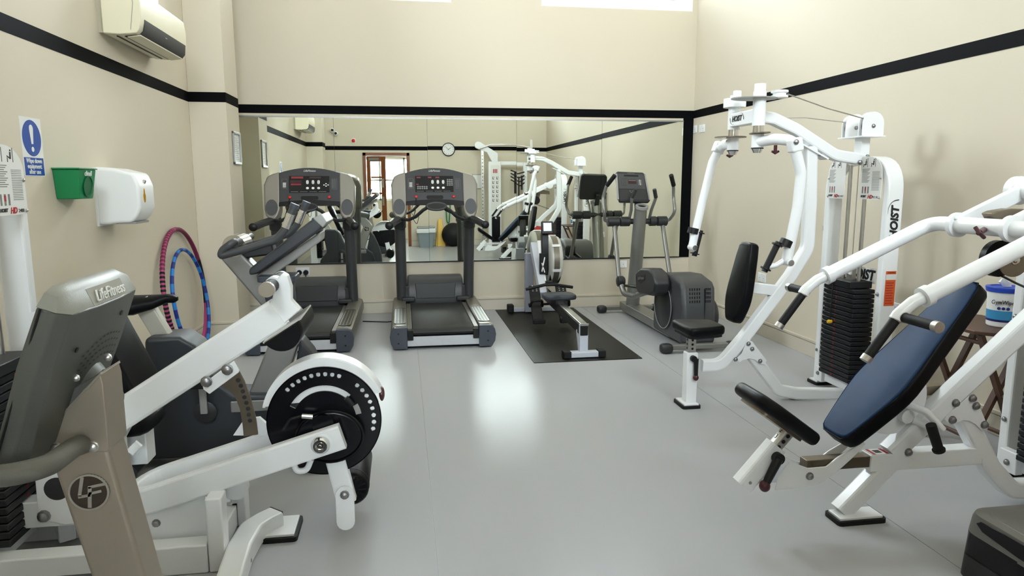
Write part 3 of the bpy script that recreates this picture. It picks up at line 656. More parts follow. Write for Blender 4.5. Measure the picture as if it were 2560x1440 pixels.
# ------------------------------------------------------------------ cross trainer
ex = 2.47
el = thing('cross_trainer', 'charcoal elliptical cross trainer with moving arms beside the right wall', 'cross trainer', (ex, 6.4, 0))
M['pewter'] = mat('pewter_paint', srgb(134, 133, 129), .36, .5, var=.04)
put('base_beam', MB().bb((ex-.085, 5.95, .035), (ex+.085, 7.43, .13)), 'pewter', el, bev=.012)
for y, a, c in ((7.43, 2.2, 2.8), (5.53, 2.22, 2.78)):
    put('stabiliser', MB().bb((a, y-.03, .03), (c, y+.03, .075)), 'pewter', el, bev=.01)
    for x in (a-.02, c+.02): put('stabiliser_foot', MB().ell((x, y, .043), (.055, .05, .042), 14, 8, e=.6), 'dgrey', el)
post = [V((ex-.01, 7.2, .1)), V((ex-.02, 6.98, 1.19))]
put('post', MB().cyl(post[0], post[1], .073, 24, .066), 'pewter', el)
pt = post[1]
put('cup_holder', MB().ring(pt+V((0, -.03, -.005)), (0, -.35, 1), .045, .066, .03, 24), 'lgrey', el); put('cup_well', MB().cyl(pt+V((0, -.02, 0)), pt+V((0, -.025, .012)), .05, 20), 'gblack', el)
# console
cc = V((ex-.095, 7.05, 1.41)); R = RX(-24) @ RZ(3)
cs = MB()
def LC(x, y, z): return cc + R @ V((x, y, z))
cs.prism([LC(x, 0, z) for x, z in [(-.155, -.155), (-.145, -.172), (.17, -.172), (.185, -.155), (.165, .14), (.14, .165), (-.14, .17), (-.165, .15)]], R @ V((0, .05, 0)))
co_ = put('console', cs, 'dgrey', el, bev=.012)
for s in (-1, 1): put('side_trim', MB().prism([LC(s*.165+.003, -.004, -.15), LC(s*.18+.003, -.004, -.15), LC(s*.166, -.004, .14), LC(s*.15, -.004, .14)], R @ V((0, .02, 0))), 'lgrey', co_)
def cl(name, x, z, w, h, m, y=-.004, r=0):
    return put(name, MB().prism([LC(x+a, y, z+b_) for a, b_ in (rrect(w, h, r, 3) if r else [(-w/2, -h/2), (w/2, -h/2), (w/2, h/2), (-w/2, h/2)])], R @ V((0, .004, 0))), m, co_)
cl('upper_panel', 0, .055, .29, .17, 'grey'); cl('message_display', .0, .118, .16, .014, 'gblack', -.0055); cl('display', .005, .05, .09, .045, 'ledoff', -.0055); cl('display_line', .005, .063, .08, .006, 'inkgrey', -.007)
cl('lower_panel', 0, -.095, .29, .12, 'dgrey')
for a, b_ in ((-.085, .045),): cl('chart', a, b_, .05, .08, 'dgrey', -.0055); [cl('chart_line', a-.018+k*.012, b_, .002, .07, 'inkgrey', -.007) for k in range(4)]
for r in range(4):
    for c in range(3): cl('key', .075+c*.016, .02+r*.016, .011, .01, 'inkw' if c == 1 else 'inkgrey', -.0055, .004)
for x, z in ((-.03, -.055), (0, -.055), (.03, -.055), (-.018, -.072), (.014, -.072), (-.0, -.09), (.02, -.088)): cl('soft_key', x, z, .018, .007, 'inkgrey', -.0055, .003)
text('LifeFitness', .02, LC(0, -.0022, .148), R @ V((1, 0, 0)), R @ V((0, 0, 1)), 'inkgrey', co_, 'brand_lettering', shear=.35)
put('console_neck', MB().bar(pt+V((-.01, .03, -.05)), cc+V((.06, .05, -.1)), .06, .05), 'dgrey', el, bev=.01)
# pivots and arms
py = 7.05; pz = 1.045
put('pivot_axle', MB().cyl((2.26, py, pz), (2.66, py, pz), .03, 14), 'dgrey', el)
for a, c in ((2.115, 2.24), (2.25, 2.355), (2.57, 2.645), (2.655, 2.765)): put('pivot_barrel', MB().lathe((a, py, pz), (1, 0, 0), [(0, .045), (.006, .052), (c-a-.006, .052), (c-a, .045)], 22), 'dgrey', el)
for s, xb, xp in ((-1, 2.19, 2.13), (1, 2.72, 2.74)):
    put('swing_arm', MB().cyl((xb, py, pz-.03), (xb-.02 if s < 0 else xb+.0, 6.78, .46), .023, 14), 'pewter', el)
    hx = 2.115 if s < 0 else 2.765
    h = put('moving_handle', MB().tube([(hx-s*.02, py, pz), (hx+s*.03, py-.0, pz+.01), (hx+s*.06, py-.08, pz+.1), (hx+s*.06, py-.02, pz+.25), (hx+s*.04, py-.06, pz+.36), (hx-s*.02, py-.14, pz+.47)], .017, 12, fr=.09), 'pewter', el)
    put('foam_grip', MB().cyl((hx+s*.035, py-.075, pz+.375), (hx-s*.025, py-.148, pz+.478), .023, 14), 'rubber', h)
    fx = 2.33 if s < 0 else 2.59
    g = put('fixed_handle', MB().tube([(fx-s*.02, py, pz+.02), (fx-s*.02, py-.06, pz+.12), (fx, py-.13, pz+.25), (fx+s*-.03, py-.16, pz+.33)], .016, 12, fr=.06), 'pewter', el)
    put('sensor_grip', MB().cyl((fx, py-.13, pz+.25), (fx-s*.03, py-.16, pz+.335), .02, 12), 'dgrey', g)
    # lower joint, pedal link
    jx = 2.15 if s < 0 else 2.74
    j = put('arm_joint', MB().lathe((jx-.03-.025*s, 6.78, .45), (1, 0, 0), [(0, .035), (.01, .055), (.06, .055), (.08, .04)], 18), 'dgrey', el)
    put('pedal_link', MB().tube([(jx+.03 if s < 0 else jx-.03, 6.78, .45), (jx+.05 if s < 0 else jx-.05, 6.7, .33), (2.24 if s < 0 else 2.68, 6.5, .34), (2.26 if s < 0 else 2.66, 5.95, .5 if s < 0 else .3)], .03, 12, fr=.08), 'pewter', el)
    fp = put('pedal', MB().prism([(x+(2.27 if s < 0 else 2.67), y, z+(0 if s < 0 else -.04)) for x, y, z in [(-.07, 6.32, .44), (-.075, 6.72, .4), (.075, 6.72, .4), (.07, 6.32, .44)]], (0, 0, .025)), 'black', el, bev=.01)
    put('pedal_rim', MB().sweep([((2.27 if s < 0 else 2.67)-s*-.07*q, y, z+(0 if s < 0 else -.04)) for q, y, z in ((-1, 6.35, .47), (-1, 6.7, .44))], rrect(.015, .05, .005)), 'black', fp)
    xc = 2.27 if s < 0 else 2.7; zc = .56 if s < 0 else .3
    prof = [(6.36, -.12), (6.38, .03), (6.25, .09), (6.02, .115), (5.9, .09), (5.82, .0), (5.85, -.09), (5.95, -.13), (6.28, -.16)]
    cv = put('crank_cover', MB().prism([(xc-.075, y, zc+z) for y, z in prof], (.15, 0, 0)), 'dgrey', el, bev=.03, seg=3)
    if s < 0:
        put('cover_badge', MB().prism([(xc-.077, y, zc+z) for y, z in [(6.34, -.03), (6.33, .0), (6.08, .05), (6.08, .0), (6.2, -.05)]], (.004, 0, 0)), 'black', cv)
        text('LifeFitness', .042, (xc-.079, 6.2, zc-.0), (0, -1, .16), (0, .1, 1), 'inkgrey', cv, 'brand_lettering', shear=.3)
# rear drive housing
hp = [(6.3, .12), (6.28, .4), (6.2, .55), (6.05, .63), (5.85, .64), (5.65, .6), (5.6, .55), (5.57, .3), (5.56, .05), (6.3, .05)]
hw = put('drive_housing', MB().prism([(ex-.115, y, z) for y, z in hp], (.31, 0, 0)), 'grey', el, bev=.045, seg=4)
for xv, nn in ((0, 0),):
    vg = MB()
    for r in range(4):
        for c in range(5):
            yy_ = 5.57+(.12+r*.035)*.12; vg.bb((ex-.05+c*.022, yy_-.002, .42+r*.035), (ex-.042+c*.022, yy_+.01, .442+r*.035))
    for r in range(4):
        for c in range(5):
            yy_ = 5.57+(.12+r*.035)*.12; vg.bb((ex+.095+c*.011, yy_-.002, .42+r*.035), (ex+.1+c*.011, yy_+.01, .442+r*.035))
    stuff(put('vent_slots', vg, 'black', hw))
put('crank_disc', MB().lathe((ex-.13, 6.0, .33), (1, 0, 0), [(0, .2), (.012, .215), (.02, .215)], 32), 'dgrey', el)
put('crank_disc', MB().lathe((ex+.2, 5.85, .26), (1, 0, 0), [(0, .17), (.06, .17), (.08, .15)], 32), 'dgrey', el)
put('disc_rim', MB().ring((ex-.134, 6.0, .33), (1, 0, 0), .205, .212, .004, 40), 'lgrey', el)
put('housing_seam', MB().bb((ex+.0855, 5.566, .08), (ex+.087, 5.6, .54)), 'black', hw)
# ------------------------------------------------------------------ shared parts of the white strength machines
def rect_tube(path, w, t, fr=.0, r=.012, fn=6):          # rectangular tube bent in a vertical plane of constant y
    return MB().sweep(fillet(path, fr, fn) if fr else path, rrect(w, t, r, 2), (0, 1, 0))
def foot_pad(root, c, sx, sy):
    put('foot_plate', MB().bb((c[0]-sx/2, c[1]-sy/2, .018), (c[0]+sx/2, c[1]+sy/2, .03)), 'white', root, bev=.003)
    put('foot_rubber', MB().prism([(c[0]+x, c[1]+y, 0) for x, y in rrect(sx+.024, sy+.024, .015, 2)], (0, 0, .02)), 'rubber', root)
def placard(root, A, right, up, w, h, flip=1, model='2400', numbers=True):
    """exercise card; A = lower corner, right/up unit vectors; the upper outer corner is rounded"""
    A = V(A); right = V(right).normalized(); up = V(up).normalized(); n = right.cross(up)
    pts = [(0, .01), (.01, 0), (w-.01, 0), (w, .01)]
    if flip > 0: pts += [(w, h*.62)]+[(w*.35+w*.65*math.cos(a), h*.62+h*.38*math.sin(a)) for a in [math.pi/2*i/6 for i in range(1, 7)]]+[(.01, h), (0, h-.01)]
    else: pts += [(w, h-.01), (w-.01, h)]+[(w*.65-w*.65*math.sin(a), h*.62+h*.38*math.cos(a)) for a in [math.pi/2*i/6 for i in range(0, 7)]]+[(0, h*.62)]
    P = lambda u, v_, d=0: A+right*u+up*v_+n*d
    o = put('exercise_card', MB().prism([P(u, v_) for u, v_ in pts], n*.003), 'paper', root)
    def ink(name, u0, u1, v0, v1, m='ink'):
        return [P(u0*w, v0*h, .003), P(u1*w, v0*h, .003), P(u1*w, v1*h, .003), P(u0*w, v1*h, .003)]
    b = MB()
    for k, u in enumerate((.14, .5)):
        u += .06 if flip < 0 else 0
        b.prism([P((u+.06)*w, .80*h, .003), P((u+.11)*w, .80*h, .003), P((u+.12)*w, .90*h, .003), P((u+.07)*w, .90*h, .003)], n*.0006)
        b.prism([P((u+.08)*w, .91*h, .003), P((u+.12)*w, .91*h, .003), P((u+.12)*w, .935*h, .003), P((u+.08)*w, .935*h, .003)], n*.0006)
        b.prism([P((u-.02)*w, (.80+.03*k)*h, .003), P((u+.08)*w, .80*h, .003), P((u+.08)*w, .82*h, .003), P((u-.02)*w, (.82+.03*k)*h, .003)], n*.0006)
        b.prism([P((u-.02)*w, .755*h, .003), P((u+.0)*w, .755*h, .003), P((u+.0)*w, .82*h, .003), P((u-.02)*w, .82*h, .003)], n*.0006)
        b.prism([P((u+.16)*w, .755*h, .003), P((u+.175)*w, .755*h, .003), P((u+.175)*w, .96*h, .003), P((u+.16)*w, .96*h, .003)], n*.0006)
    stuff(put('figure_print', b, 'ink', o))
    b = MB()
    for k in range(11): b.prism(ink('', .08, .44-.05*(k % 3), .70-k*.03, .712-k*.03), n*.0005)
    for k in range(18 if numbers else 0): b.prism(ink('', .56, .9, .64-k*.025, .648-k*.025), n*.0005)
    stuff(put('text_print', b, 'inkgrey', o))
    b = MB()
    for k in range(3): b.prism(ink('', .12+.13*k, .18+.13*k, .14, .30), n*.0005)
    stuff(put('muscle_print', b, 'inkgrey', o))
    put('muscle_mark', MB().prism(ink('', .25, .31, .2, .28), n*.0009), 'redink', o)
    text('HOIST', .085*w, P(.2*w, .07*h, .0036), right, up, 'ink', o, shear=.2, bold=.001)
    text('HD', .15*w, P(.52*w, .06*h, .0036), right, up, 'redink', o, shear=.25, bold=.0012)
    text(model, .09*w, P(.78*w, .055*h, .0036), right, up, 'ink', o, sx=1.1)
    for u, v_ in ((.95, .5), (.95, .05)): bolt(o, P((u if flip > 0 else 1-u)*w, v_*h, .003), n, .006, 'steel', 'card_screw')
    return o
def weight_stack(root, X0, X1, Y0, Y1, z0, n, face, dz=.0315, numc='redink'):
    """plates with numerals on the face that looks along `face` (+1 / -1 in x)"""
    me = MB().bb((X0, Y0, z0+.002), (X1, Y1, z0+dz-.002)).mesh('weight_plate'); me.materials.append(M['iron'])
    for k in range(n):
        o = bpy.data.objects.new('weight_plate', me); COL.objects.link(o); o.parent = root; o.matrix_parent_inverse = root.matrix_basis.inverted(); o.location = (0, 0, k*dz)
        b = o.modifiers.new('bevel', 'BEVEL'); b.width = .004; b.segments = 1
        xf = X1 if face > 0 else X0
        text(str(n-k), .018, (xf+face*.0006, (Y0+Y1)/2-.02*face, z0+k*dz+dz/2), (0, face, 0), (0, 0, 1), numc, o, 'numeral')
    zt = z0+n*dz
    put('top_plate', MB().bb((X0-.005, Y0+.04, zt), (X1+.005, Y1-.04, zt+.045)), 'iron', root, bev=.005)
    xm = (X0+X1)/2
    return zt, xm
def hoist_badge(root, c, right, up, size):
    c = V(c); right = V(right).normalized(); up = V(up).normalized(); n = right.cross(up)
    text('HOIST', size, c+n*.0008, right, up, 'ink', root, shear=.18, bold=size*.045, name='brand_lettering')
    L = size*1.75
    for s in (-1, 1):
        p0, p1, p2 = c+right*s*L*.45+up*s*size*.72, c+right*s*L*1.12+up*s*size*.8, c+right*s*L*1.15-up*s*size*.25
        put('brand_swoosh', MB().tube([p0*(1-k)**2+p1*2*k*(1-k)+p2*k*k+n*.0008 for k in [i/10 for i in range(11)]], size*.03, 5, scale=[.3+1.1*i/10 for i in range(11)]), 'ink', root)
def lever(root, a, b, r=.013, knob=True):
    a, b = V(a), V(b)
    put('adjust_lever', MB().cyl(a, b, r*1.25, 12, r), 'black', root)
    if knob: put('lever_knob', MB().ell(b, (r*1.45, r*1.45, r*1.6)), 'maroon', root)
# ------------------------------------------------------------------ chest fly machine
Yc = 4.17
fm = thing('chest_fly_machine', 'white chest fly machine with black seat, swinging arms and weight stack', 'exercise machine', (2.4, Yc, 0))
A = lambda x, y, Y=Yc: at(x, y, Y=Y)
foot_pad(fm, (1.815, Yc, 0), .1, .15)
put('seat_post', MB().bb((1.79, Yc-.035, .028), (1.865, Yc+.035, .36)), 'white', fm, bev=.006)
ip = put('seat_slider', MB().bb((1.802, Yc-.024, .3), (1.853, Yc+.024, .50)), 'steel', fm, bev=.003)
sh = MB()
for k in range(4): sh.cyl((1.828, Yc-.0245, .385+k*.028), (1.828, Yc-.0255, .385+k*.028), .008, 10)
for k in range(4): sh.cyl((1.8015, Yc, .385+k*.028), (1.8005, Yc, .385+k*.028), .007, 10)
stuff(put('pin_holes', sh, 'black', ip))
lever(fm, (1.845, Yc-.05, .325), (1.845, Yc-.055, .2)); put('pin_boss', MB().cyl((1.828, Yc-.035, .325), (1.828, Yc-.06, .325), .02), 'black', fm)
sp = [V((1.745+.27*x, Yc+.165*y, .487)) for x, y in [(0, -.75), (.05, -.95), (.2, -1), (.8, -.8), (.95, -.7), (1, -.5), (1, .5), (.95, .7), (.8, .8), (.2, 1), (.05, .95), (0, .75)]]
put('seat_pad', MB().pad(sp, (0, 0, 1), .062, .022, sub=2), 'pad', fm); put('seat_board', MB().prism([p*.9+sum(sp, V())/len(sp)*.1-V((0, 0, .012)) for p in sp], (0, 0, .014)), 'black', fm)
# back pad, leaning a little
bo = [(.05, 1.075), (.075, 1.06), (.125, .8), (.128, .72), (.115, .66), (.07, .57), (.05, .556)]
bp = [V((2.07+(z-.556)*.17, Yc-.02-y, z)) for y, z in bo]+[V((2.07+(z-.556)*.17, Yc-.02+y, z)) for y, z in reversed(bo)]
put('back_pad', MB().pad(bp, (1, 0, -.17), .068, .022), 'pad', fm)
put('pad_bracket', MB().bar((2.17, Yc, .78), A(1958, 728), .05, .07, (0, 0, 1)), 'white', fm, bev=.006)
spine = [A(1753, 913), A(1800, 913), A(1858, 845), A(1975, 690), A(2018, 620), A(2024, 500), A(2026, 366)]
put('spine', rect_tube(spine, .078, .06, .16), 'white', fm)
put('rear_leg', rect_tube([A(1868, 872), A(1945, 975), A(1990, 983), A(2130, 985)], .078, .06, .1), 'white', fm)
gy = Yc-.031
gus = [(1835, 893), (1848, 880), (1862, 846), (1874, 851), (1910, 898), (1905, 908), (1893, 906), (1880, 896), (1866, 893), (1850, 897), (1842, 903)]
for s in (-1, 1): put('gusset_plate', MB().prism([at(x, y, Y=Yc) + V((0, s*.032, 0)) for x, y in gus], (0, s*.006, 0)), 'white', fm, bev=.002)
for x, y in ((1832, 895), (1864, 856), (1873, 869), (1893, 899)): bolt(fm, at(x, y, Y=Yc)+V((0, -.038, 0)), (0, -1, 0))
# boom to the tower and head
boom = [V((2.16, Yc, 1.86)), A(1930, 296), A(1985, 322), A(2085, 388), A(2160, 400)]
put('boom', rect_tube(boom, .072, .065, .14), 'white', fm)
put('boom_plate', MB().bar(A(1992, 350)+V((0, 0, -.02)), A(2062, 390)+V((0, 0, -.02)), .09, .01), 'white', fm)
for x, y in ((2002, 356), (2050, 386)): bolt(fm, A(x, y, Yc-.03), (0, -1, 0), .01)
put('head_beam', MB().bb((2.09, 3.99, 1.80), (2.155, 4.31, 1.885)), 'white', fm, bev=.008)
hoist_badge(fm, (2.0892, 4.2, 1.845), (0, -1, 0), (0, 0, 1), .045)
PX = 2.125
for s, yp in ((-1, 3.99), (1, 4.31)):
    put('pivot_tube', MB().cyl((PX, yp, 1.785), (PX, yp, 1.93 if s > 0 else 1.985), .038, 22), 'white', fm)
    put('pivot_collar', MB().cyl((PX, yp, 1.745), (PX, yp, 1.786), .032, 20), 'chrome', fm)
    put('stop_disc', MB().prism([(PX+.05*math.cos(a)+.05*s*0, yp+.09*math.sin(a)+s*.02, 1.738) for a in [2*math.pi*i/24 for i in range(24)]] if s < 0 else [(PX-.02+.1*math.cos(a), yp+.1*math.sin(a), 1.735) for a in [2*math.pi*i/24 for i in range(24)]], (0, 0, .006)), 'bronze', fm)
    arm = put('swing_arm', MB().cyl((PX, yp, 1.735), (PX, yp, 1.655), .036, 20), 'white', fm)
    put('pivot_cone', MB().cyl((PX, yp, 1.65), (PX, yp, 1.625), .034, 20, .022), 'chrome', arm); put('pivot_ring', MB().cyl((PX, yp, 1.656), (PX, yp, 1.649), .037, 20), 'black', arm)
    ya = yp+s*.245
    if s < 0: dn = [at(1987, 368, Y=ya), at(2003, 435, Y=ya), at(1994, 520, Y=ya), at(1966, 655, Y=ya)]
    else: dn = [at(1797, 374, Y=ya), at(1781, 405, Y=ya), at(1757, 500, Y=ya), at(1730, 618, Y=ya)]
    c0 = dn[0]+V((0, 0, .012))
    el_ = [V((PX, yp, 1.69)), V((PX*.6+c0.x*.4, yp+s*.13, 1.7)), V((c0.x, ya-s*.05, 1.69)), c0]
    put('arm_elbow', MB().tube(el_, .032, 16, fr=.07), 'white', arm)
    cb = put('arm_clamp', MB().box(c0, (.075, .07, .08), RY(-12 if s < 0 else 20)), 'white', arm, bev=.014)
    bolt(cb, c0+V((-.015, -.036, .015)), (0, -1, 0), .012)
    put('arm_tube', MB().tube(dn, .031 if s < 0 else .028, 16, fr=.12), 'white', arm)
    k = put('pull_pin', MB().tube([(PX+.045-.022, yp+s*.13, 1.63), (PX+.045, yp+s*.13, 1.618), (PX+.045+.022, yp+s*.13, 1.63)], .007, 8), 'maroon', arm)
    put('pin_stem', MB().cyl((PX+.045, yp+s*.13, 1.618), (PX+.045, yp+s*.13, 1.665), .01), 'maroon', k)
    # handles in front of the arm end
    if s < 0: h0, h1, cl_ = at(1943, 612, Y=ya), at(1914, 672, Y=ya), at(1964, 608, Y=ya)
    else: h0, h1, cl_ = at(1750, 582, Y=ya), at(1737, 634, Y=ya), at(1733, 577, Y=ya)
    hd_ = put('handle_grip', MB().cyl(h0, h1, .019, 14), 'rubber', arm); ax = (h1-h0).normalized()
    for q in (h0, h1): put('grip_flange', MB().cyl(q-ax*.004, q+ax*.004, .032, 16), 'black', hd_); put('grip_end', MB().cyl(q+ax*(.018 if q is h1 else -.018), q, .018, 12), 'black', hd_)
    put('arm_strap', MB().cyl(cl_-ax*.02, cl_+ax*.02, .038, 18), 'black', arm)
    put('handle_bracket', MB().tube([dn[-1]+V((0, 0, .02)), (h1+dn[-1])/2+V((0, 0, -.0)), h1-ax*.012], .015, 10, fr=.02), 'white', arm)
    put('end_boss', MB().cyl(dn[-1]+V((.0, -.045, -.0)), dn[-1]+V((0, .03, 0)), .022, 16), 'white', arm); put('end_nut', MB().cyl(dn[-1]+V((0, -.055, 0)), dn[-1]+V((0, -.044, 0)), .018, 16), 'chrome', arm)
# cams on top of the pivots
put('cam_cap', MB().lathe((PX, 4.31, 1.925), (0, 0, 1), [(0, .07), (.055, .07), (.055, .03), (.075, .03)], 26), 'white', fm)
put('cam_plate', MB().prism([(PX-.02+.14*math.cos(a), 4.02+.11*math.sin(a), 1.945) for a in [2*math.pi*i/28 for i in range(28)]], (0, 0, .006)), 'lgrey', fm)
put('cam_pulley', MB().lathe((PX+.12, 3.98, 1.95), (0, 0, 1), [(0, .05), (.012, .05), (.016, .038), (.026, .038), (.03, .05), (.042, .05)], 22), 'white', fm)
put('cam_stop', MB().bb((PX-.1, 4.1, 1.951), (PX-.06, 4.14, 2.005)), 'white', fm, bev=.006); put('cam_cap_rear', MB().cyl((PX, 3.99, 1.985), (PX, 3.99, 2.03), .034, 20), 'white', fm)
# tower: arch of flat tube across the machine
Yn, Yf = 3.9, 4.5
arch = [V((2.99, Yn, .03)), V((2.99, Yn, 1.585)), V((2.99, Yf, 1.585)), V((2.99, Yf, .03))]
ap = fillet(arch, .2, 8)
put('tower_arch', MB().sweep(ap, rrect(.055, .105, .01, 2), (1, 0, 0)), 'white', fm)
for yy in (Yn, Yf): foot_pad(fm, (2.985, yy, 0), .13, .1)
put('tower_base', MB().bb((2.93, Yn+.03, .05), (3.0, Yf-.03, .13)), 'white', fm, bev=.006)
put('base_bracket', MB().bb((2.905, Yf-.12, .04), (2.945, Yf-.04, .15)), 'white', fm, bev=.006); bolt(fm, (2.905, Yf-.08, .1), (-1, 0, 0))
for z in (.25, .75): bolt(fm, (2.936, Yf-.0, z), (-1, 0, 0), .009); bolt(fm, (2.936, Yn, z), (-1, 0, 0), .009)
hoist_badge(fm, (2.992, Yn-.0285, 1.2), (0, 0, 1), (-1, 0, 0), .07)
wl_ = put('warning_label', MB().bb((2.962, Yn-.029, .68), (3.032, Yn-.0278, .9)), 'orange', fm)
put('label_header', MB().bb((2.963, Yn-.0296, .845), (3.031, Yn-.0288, .88)), 'paper', wl_)
lt = MB()
for k in range(9): lt.bb((2.968, Yn-.0296, .695+k*.016), (3.02-.006*(k % 2), Yn-.0289, .7+k*.016))
stuff(put('label_text', lt, 'redink', wl_)); text('WARNING', .011, (2.999, Yn-.0298, .89), (1, 0, 0), (0, 0, 1), 'ink', wl_)
placard(fm, (2.925, 4.13, 1.34), (0, -1, 0), (0, 0, 1), .205, .27, 1, 'PEC FLY'); placard(fm, (2.925, 4.475, 1.34), (0, -1, 0), (0, 0, 1), .19, .27, -1, 'PEC FLY', False)
zt, xm = weight_stack(fm, 2.87, 3.02, 4.035, 4.365, .13, 20, -1)
for yy in (4.12, 4.28): put('guide_rod', MB().cyl((2.955, yy, zt), (2.955, yy, 1.56), .0125, 12), 'steel', fm)
put('stack_pulley', MB().cyl((2.955, 4.185, zt+.13), (2.955, 4.215, zt+.13), .055, 22), 'cover', fm); put('pulley_fork', MB().bb((2.94, 4.17, zt+.04), (2.97, 4.23, zt+.12)), 'steel', fm)
put('selector_cord', MB().tube([(2.86, 4.25, zt+.03), (2.856, 4.245, zt-.1), (2.856, 4.25, zt-.24)], .004, 6), 'black', fm); put('selector_pin', MB().lathe((2.868, 4.25, zt-.25), (-1, 0, 0), [(0, .012), (.02, .014), (.03, .01)], 12), 'yellow', fm)
put('stack_label', MB().bb((2.862, 4.28, zt+.005), (2.865, 4.32, zt+.04)), 'yellow', fm)
put('back_sign', MB().bb((3.03, 4.06, zt+.03), (3.034, 4.36, zt+.13)), 'cover', fm); text('HOIST', .09, (3.0292, 4.2, zt+.08), (0, -1, 0), (0, 0, 1), 'ink', fm, 'brand_lettering', shear=.2, bold=.004)
# top pulleys and cables
put('pulley_post', MB().bb((2.93, 4.15, 1.6), (2.99, 4.23, 1.735)), 'white', fm, bev=.006); put('pulley_base', MB().bb((2.87, 4.06, 1.732), (3.03, 4.32, 1.74)), 'white', fm)
for yy in (4.1, 4.27):
    for d in (-.022, .016):
        put('pulley_cheek', MB().prism([(2.876, yy+d, 1.74)]+[(2.95-.074*math.cos(a), yy+d, 1.815+.074*math.sin(a)) for a in [math.pi*i/10 for i in range(11)]]+[(3.024, yy+d, 1.74)], (0, .006, 0)), 'white', fm)
    put('pulley_wheel', MB().cyl((2.95, yy-.014, 1.8), (2.95, yy+.014, 1.8), .058, 24), 'black', fm); bolt(fm, (2.95, yy-.022, 1.8), (0, -1, 0), .01)
put('cable', MB().tube([(PX+.16, 3.96, 1.97), (2.6, 4.04, 1.9), (2.9, 4.1, 1.845)], .004, 6), 'steel', fm)
put('cable', MB().tube([(PX+.05, 4.28, 1.85), (2.6, 4.28, 1.865), (2.9, 4.27, 1.835)], .0035, 6), 'steel', fm)
put('cable', MB().cyl((2.955, 4.2, 1.74), (2.955, 4.2, zt+.18), .0035, 6), 'steel', fm)
for dx_, dy_ in ((-.03, -.1), (0.0, 0), (.02, .1)): bolt(fm, (2.97+dx_, 4.2+dy_, 1.613), (0, 0, 1), .01)
bolt(fm, (2.91, Yc-.04, 1.575), (0, -1, 0), .012)
# ------------------------------------------------------------------ incline press machine
Yi = 2.59
ic = thing('incline_press_machine', 'white incline press machine with navy blue back pad and long press arms', 'exercise machine', (2.3, Yi, 0))
B = lambda x, y, Y=Yi-.035: at(x, y, Y=Y)+V((0, Yi-Y, 0))
foot_pad(ic, (1.91, Yi-.02, 0), .2, .09)
put('front_leg', rect_tube([V((1.85, Yi, .03)), V((2.06, Yi, .24))], .075, .07), 'white', ic)
put('main_beam', MB().bb((1.955, Yi-.035, .215), (2.5, Yi+.035, .292)), 'white', ic, bev=.006)
put('beam_slider', MB().bb((1.66, Yi-.026, .235), (1.96, Yi+.026, .285)), 'bronze', ic, bev=.003)
dc = put('caution_decal', MB().bb((1.96, Yi-.03, .2922), (2.05, Yi+.03, .2935)), 'paper', ic)
for x in (1.968, 2.03): put('decal_stripe', MB().bb((x, Yi-.028, .2935), (x+.014, Yi+.028, .2942)), 'redink', dc)
put('decal_figure', MB().bb((1.99, Yi-.015, .2935), (2.02, Yi+.015, .2942)), 'ink', dc)
diag = [B(2236, 1140), B(2570, 826)]
put('diagonal_beam', rect_tube(diag, .085, .07), 'white', ic)
d1 = (diag[1]-diag[0]).normalized()
put('diagonal_beam_end', rect_tube([diag[1], diag[1]+d1*.32, V((2.96, Yi, diag[1].z+.42))], .085, .07, .12), 'white', ic)
put('rear_leg', rect_tube([B(2415, 1030), B(2485, 1170), V((2.68, Yi, .075)), V((2.95, Yi, .06))], .08, .07, .1), 'white', ic)
gus = [(2359, 1048), (2366, 1036), (2420, 990), (2437, 990), (2468, 1068), (2464, 1074), (2450, 1075), (2436, 1060), (2420, 1051), (2404, 1050), (2388, 1057), (2376, 1062), (2368, 1060)]
for s in (-1, 1): put('gusset_plate', MB().prism([B(x, y)+V((0, s*.036, 0)) for x, y in gus], (0, s*.006, 0)), 'white', ic, bev=.002)
for x, y in ((2388, 1007), (2427, 994), (2436, 1013), (2377, 1048), (2457, 1060), (2270, 1130)): bolt(ic, B(x, y)+V((0, -.042 if y != 1007 and y != 1130 else -.036, 0)), (0, -1, 0), .0135)
# curved seat carriers
carr = [(1937, 1225), (1945, 1190), (1974, 1152), (1985, 1158), (2020, 1170), (2065, 1166), (2095, 1142), (2120, 1128), (2160, 1104), (2163, 1110), (2140, 1136), (2105, 1168), (2070, 1195), (2040, 1212), (1990, 1220)]
for s in (-1, 1): put('seat_carrier', MB().prism([B(x, y)+V((0, s*.034-.004, 0)) for x, y in carr], (0, .008, 0)), 'white', ic, bev=.003)
bolt(ic, B(2022, 1189)+V((0, -.04, 0)), (0, -1, 0), .013)
# seat slider
s0, s1 = V((1.385, Yi, .185)), V((1.53, Yi, .352)); sd_ = (s1-s0).normalized()
put('seat_sleeve', rect_tube([s0, s1], .078, .066), 'white', ic)
sl = put('seat_slider', rect_tube([s0+sd_*.1, s1+sd_*.12], .052, .046), 'steel', ic)
sn = V((-sd_.z, 0, sd_.x)); hb_ = MB()
for k in range(4): hb_.cyl(s1+sd_*(.0+.03*k)+V((0, -.0235, 0)), s1+sd_*(.0+.03*k)+V((0, -.0245, 0)), .009, 10)
stuff(put('pin_holes', hb_, 'black', sl))
for k, n_ in enumerate('321'): text(n_, .03, s1+sd_*(.03+.032*k)+sn*.0265, (0, -1, 0), sd_, 'ink', sl, 'numeral')
put('sleeve_window', MB().cyl(s1-sd_*.03+sn*.0335, s1-sd_*.03+sn*.0345, .016, 16), 'inkgrey', ic)
lever(ic, s0+sd_*.17+V((.02, -.05, -.0)), s0+sd_*.02+V((.06, -.055, .0)), .016); put('pin_boss', MB().cyl(s0+sd_*.17+V((.02, -.03, 0)), s0+sd_*.17+V((.02, -.06, 0)), .024), 'black', ic)
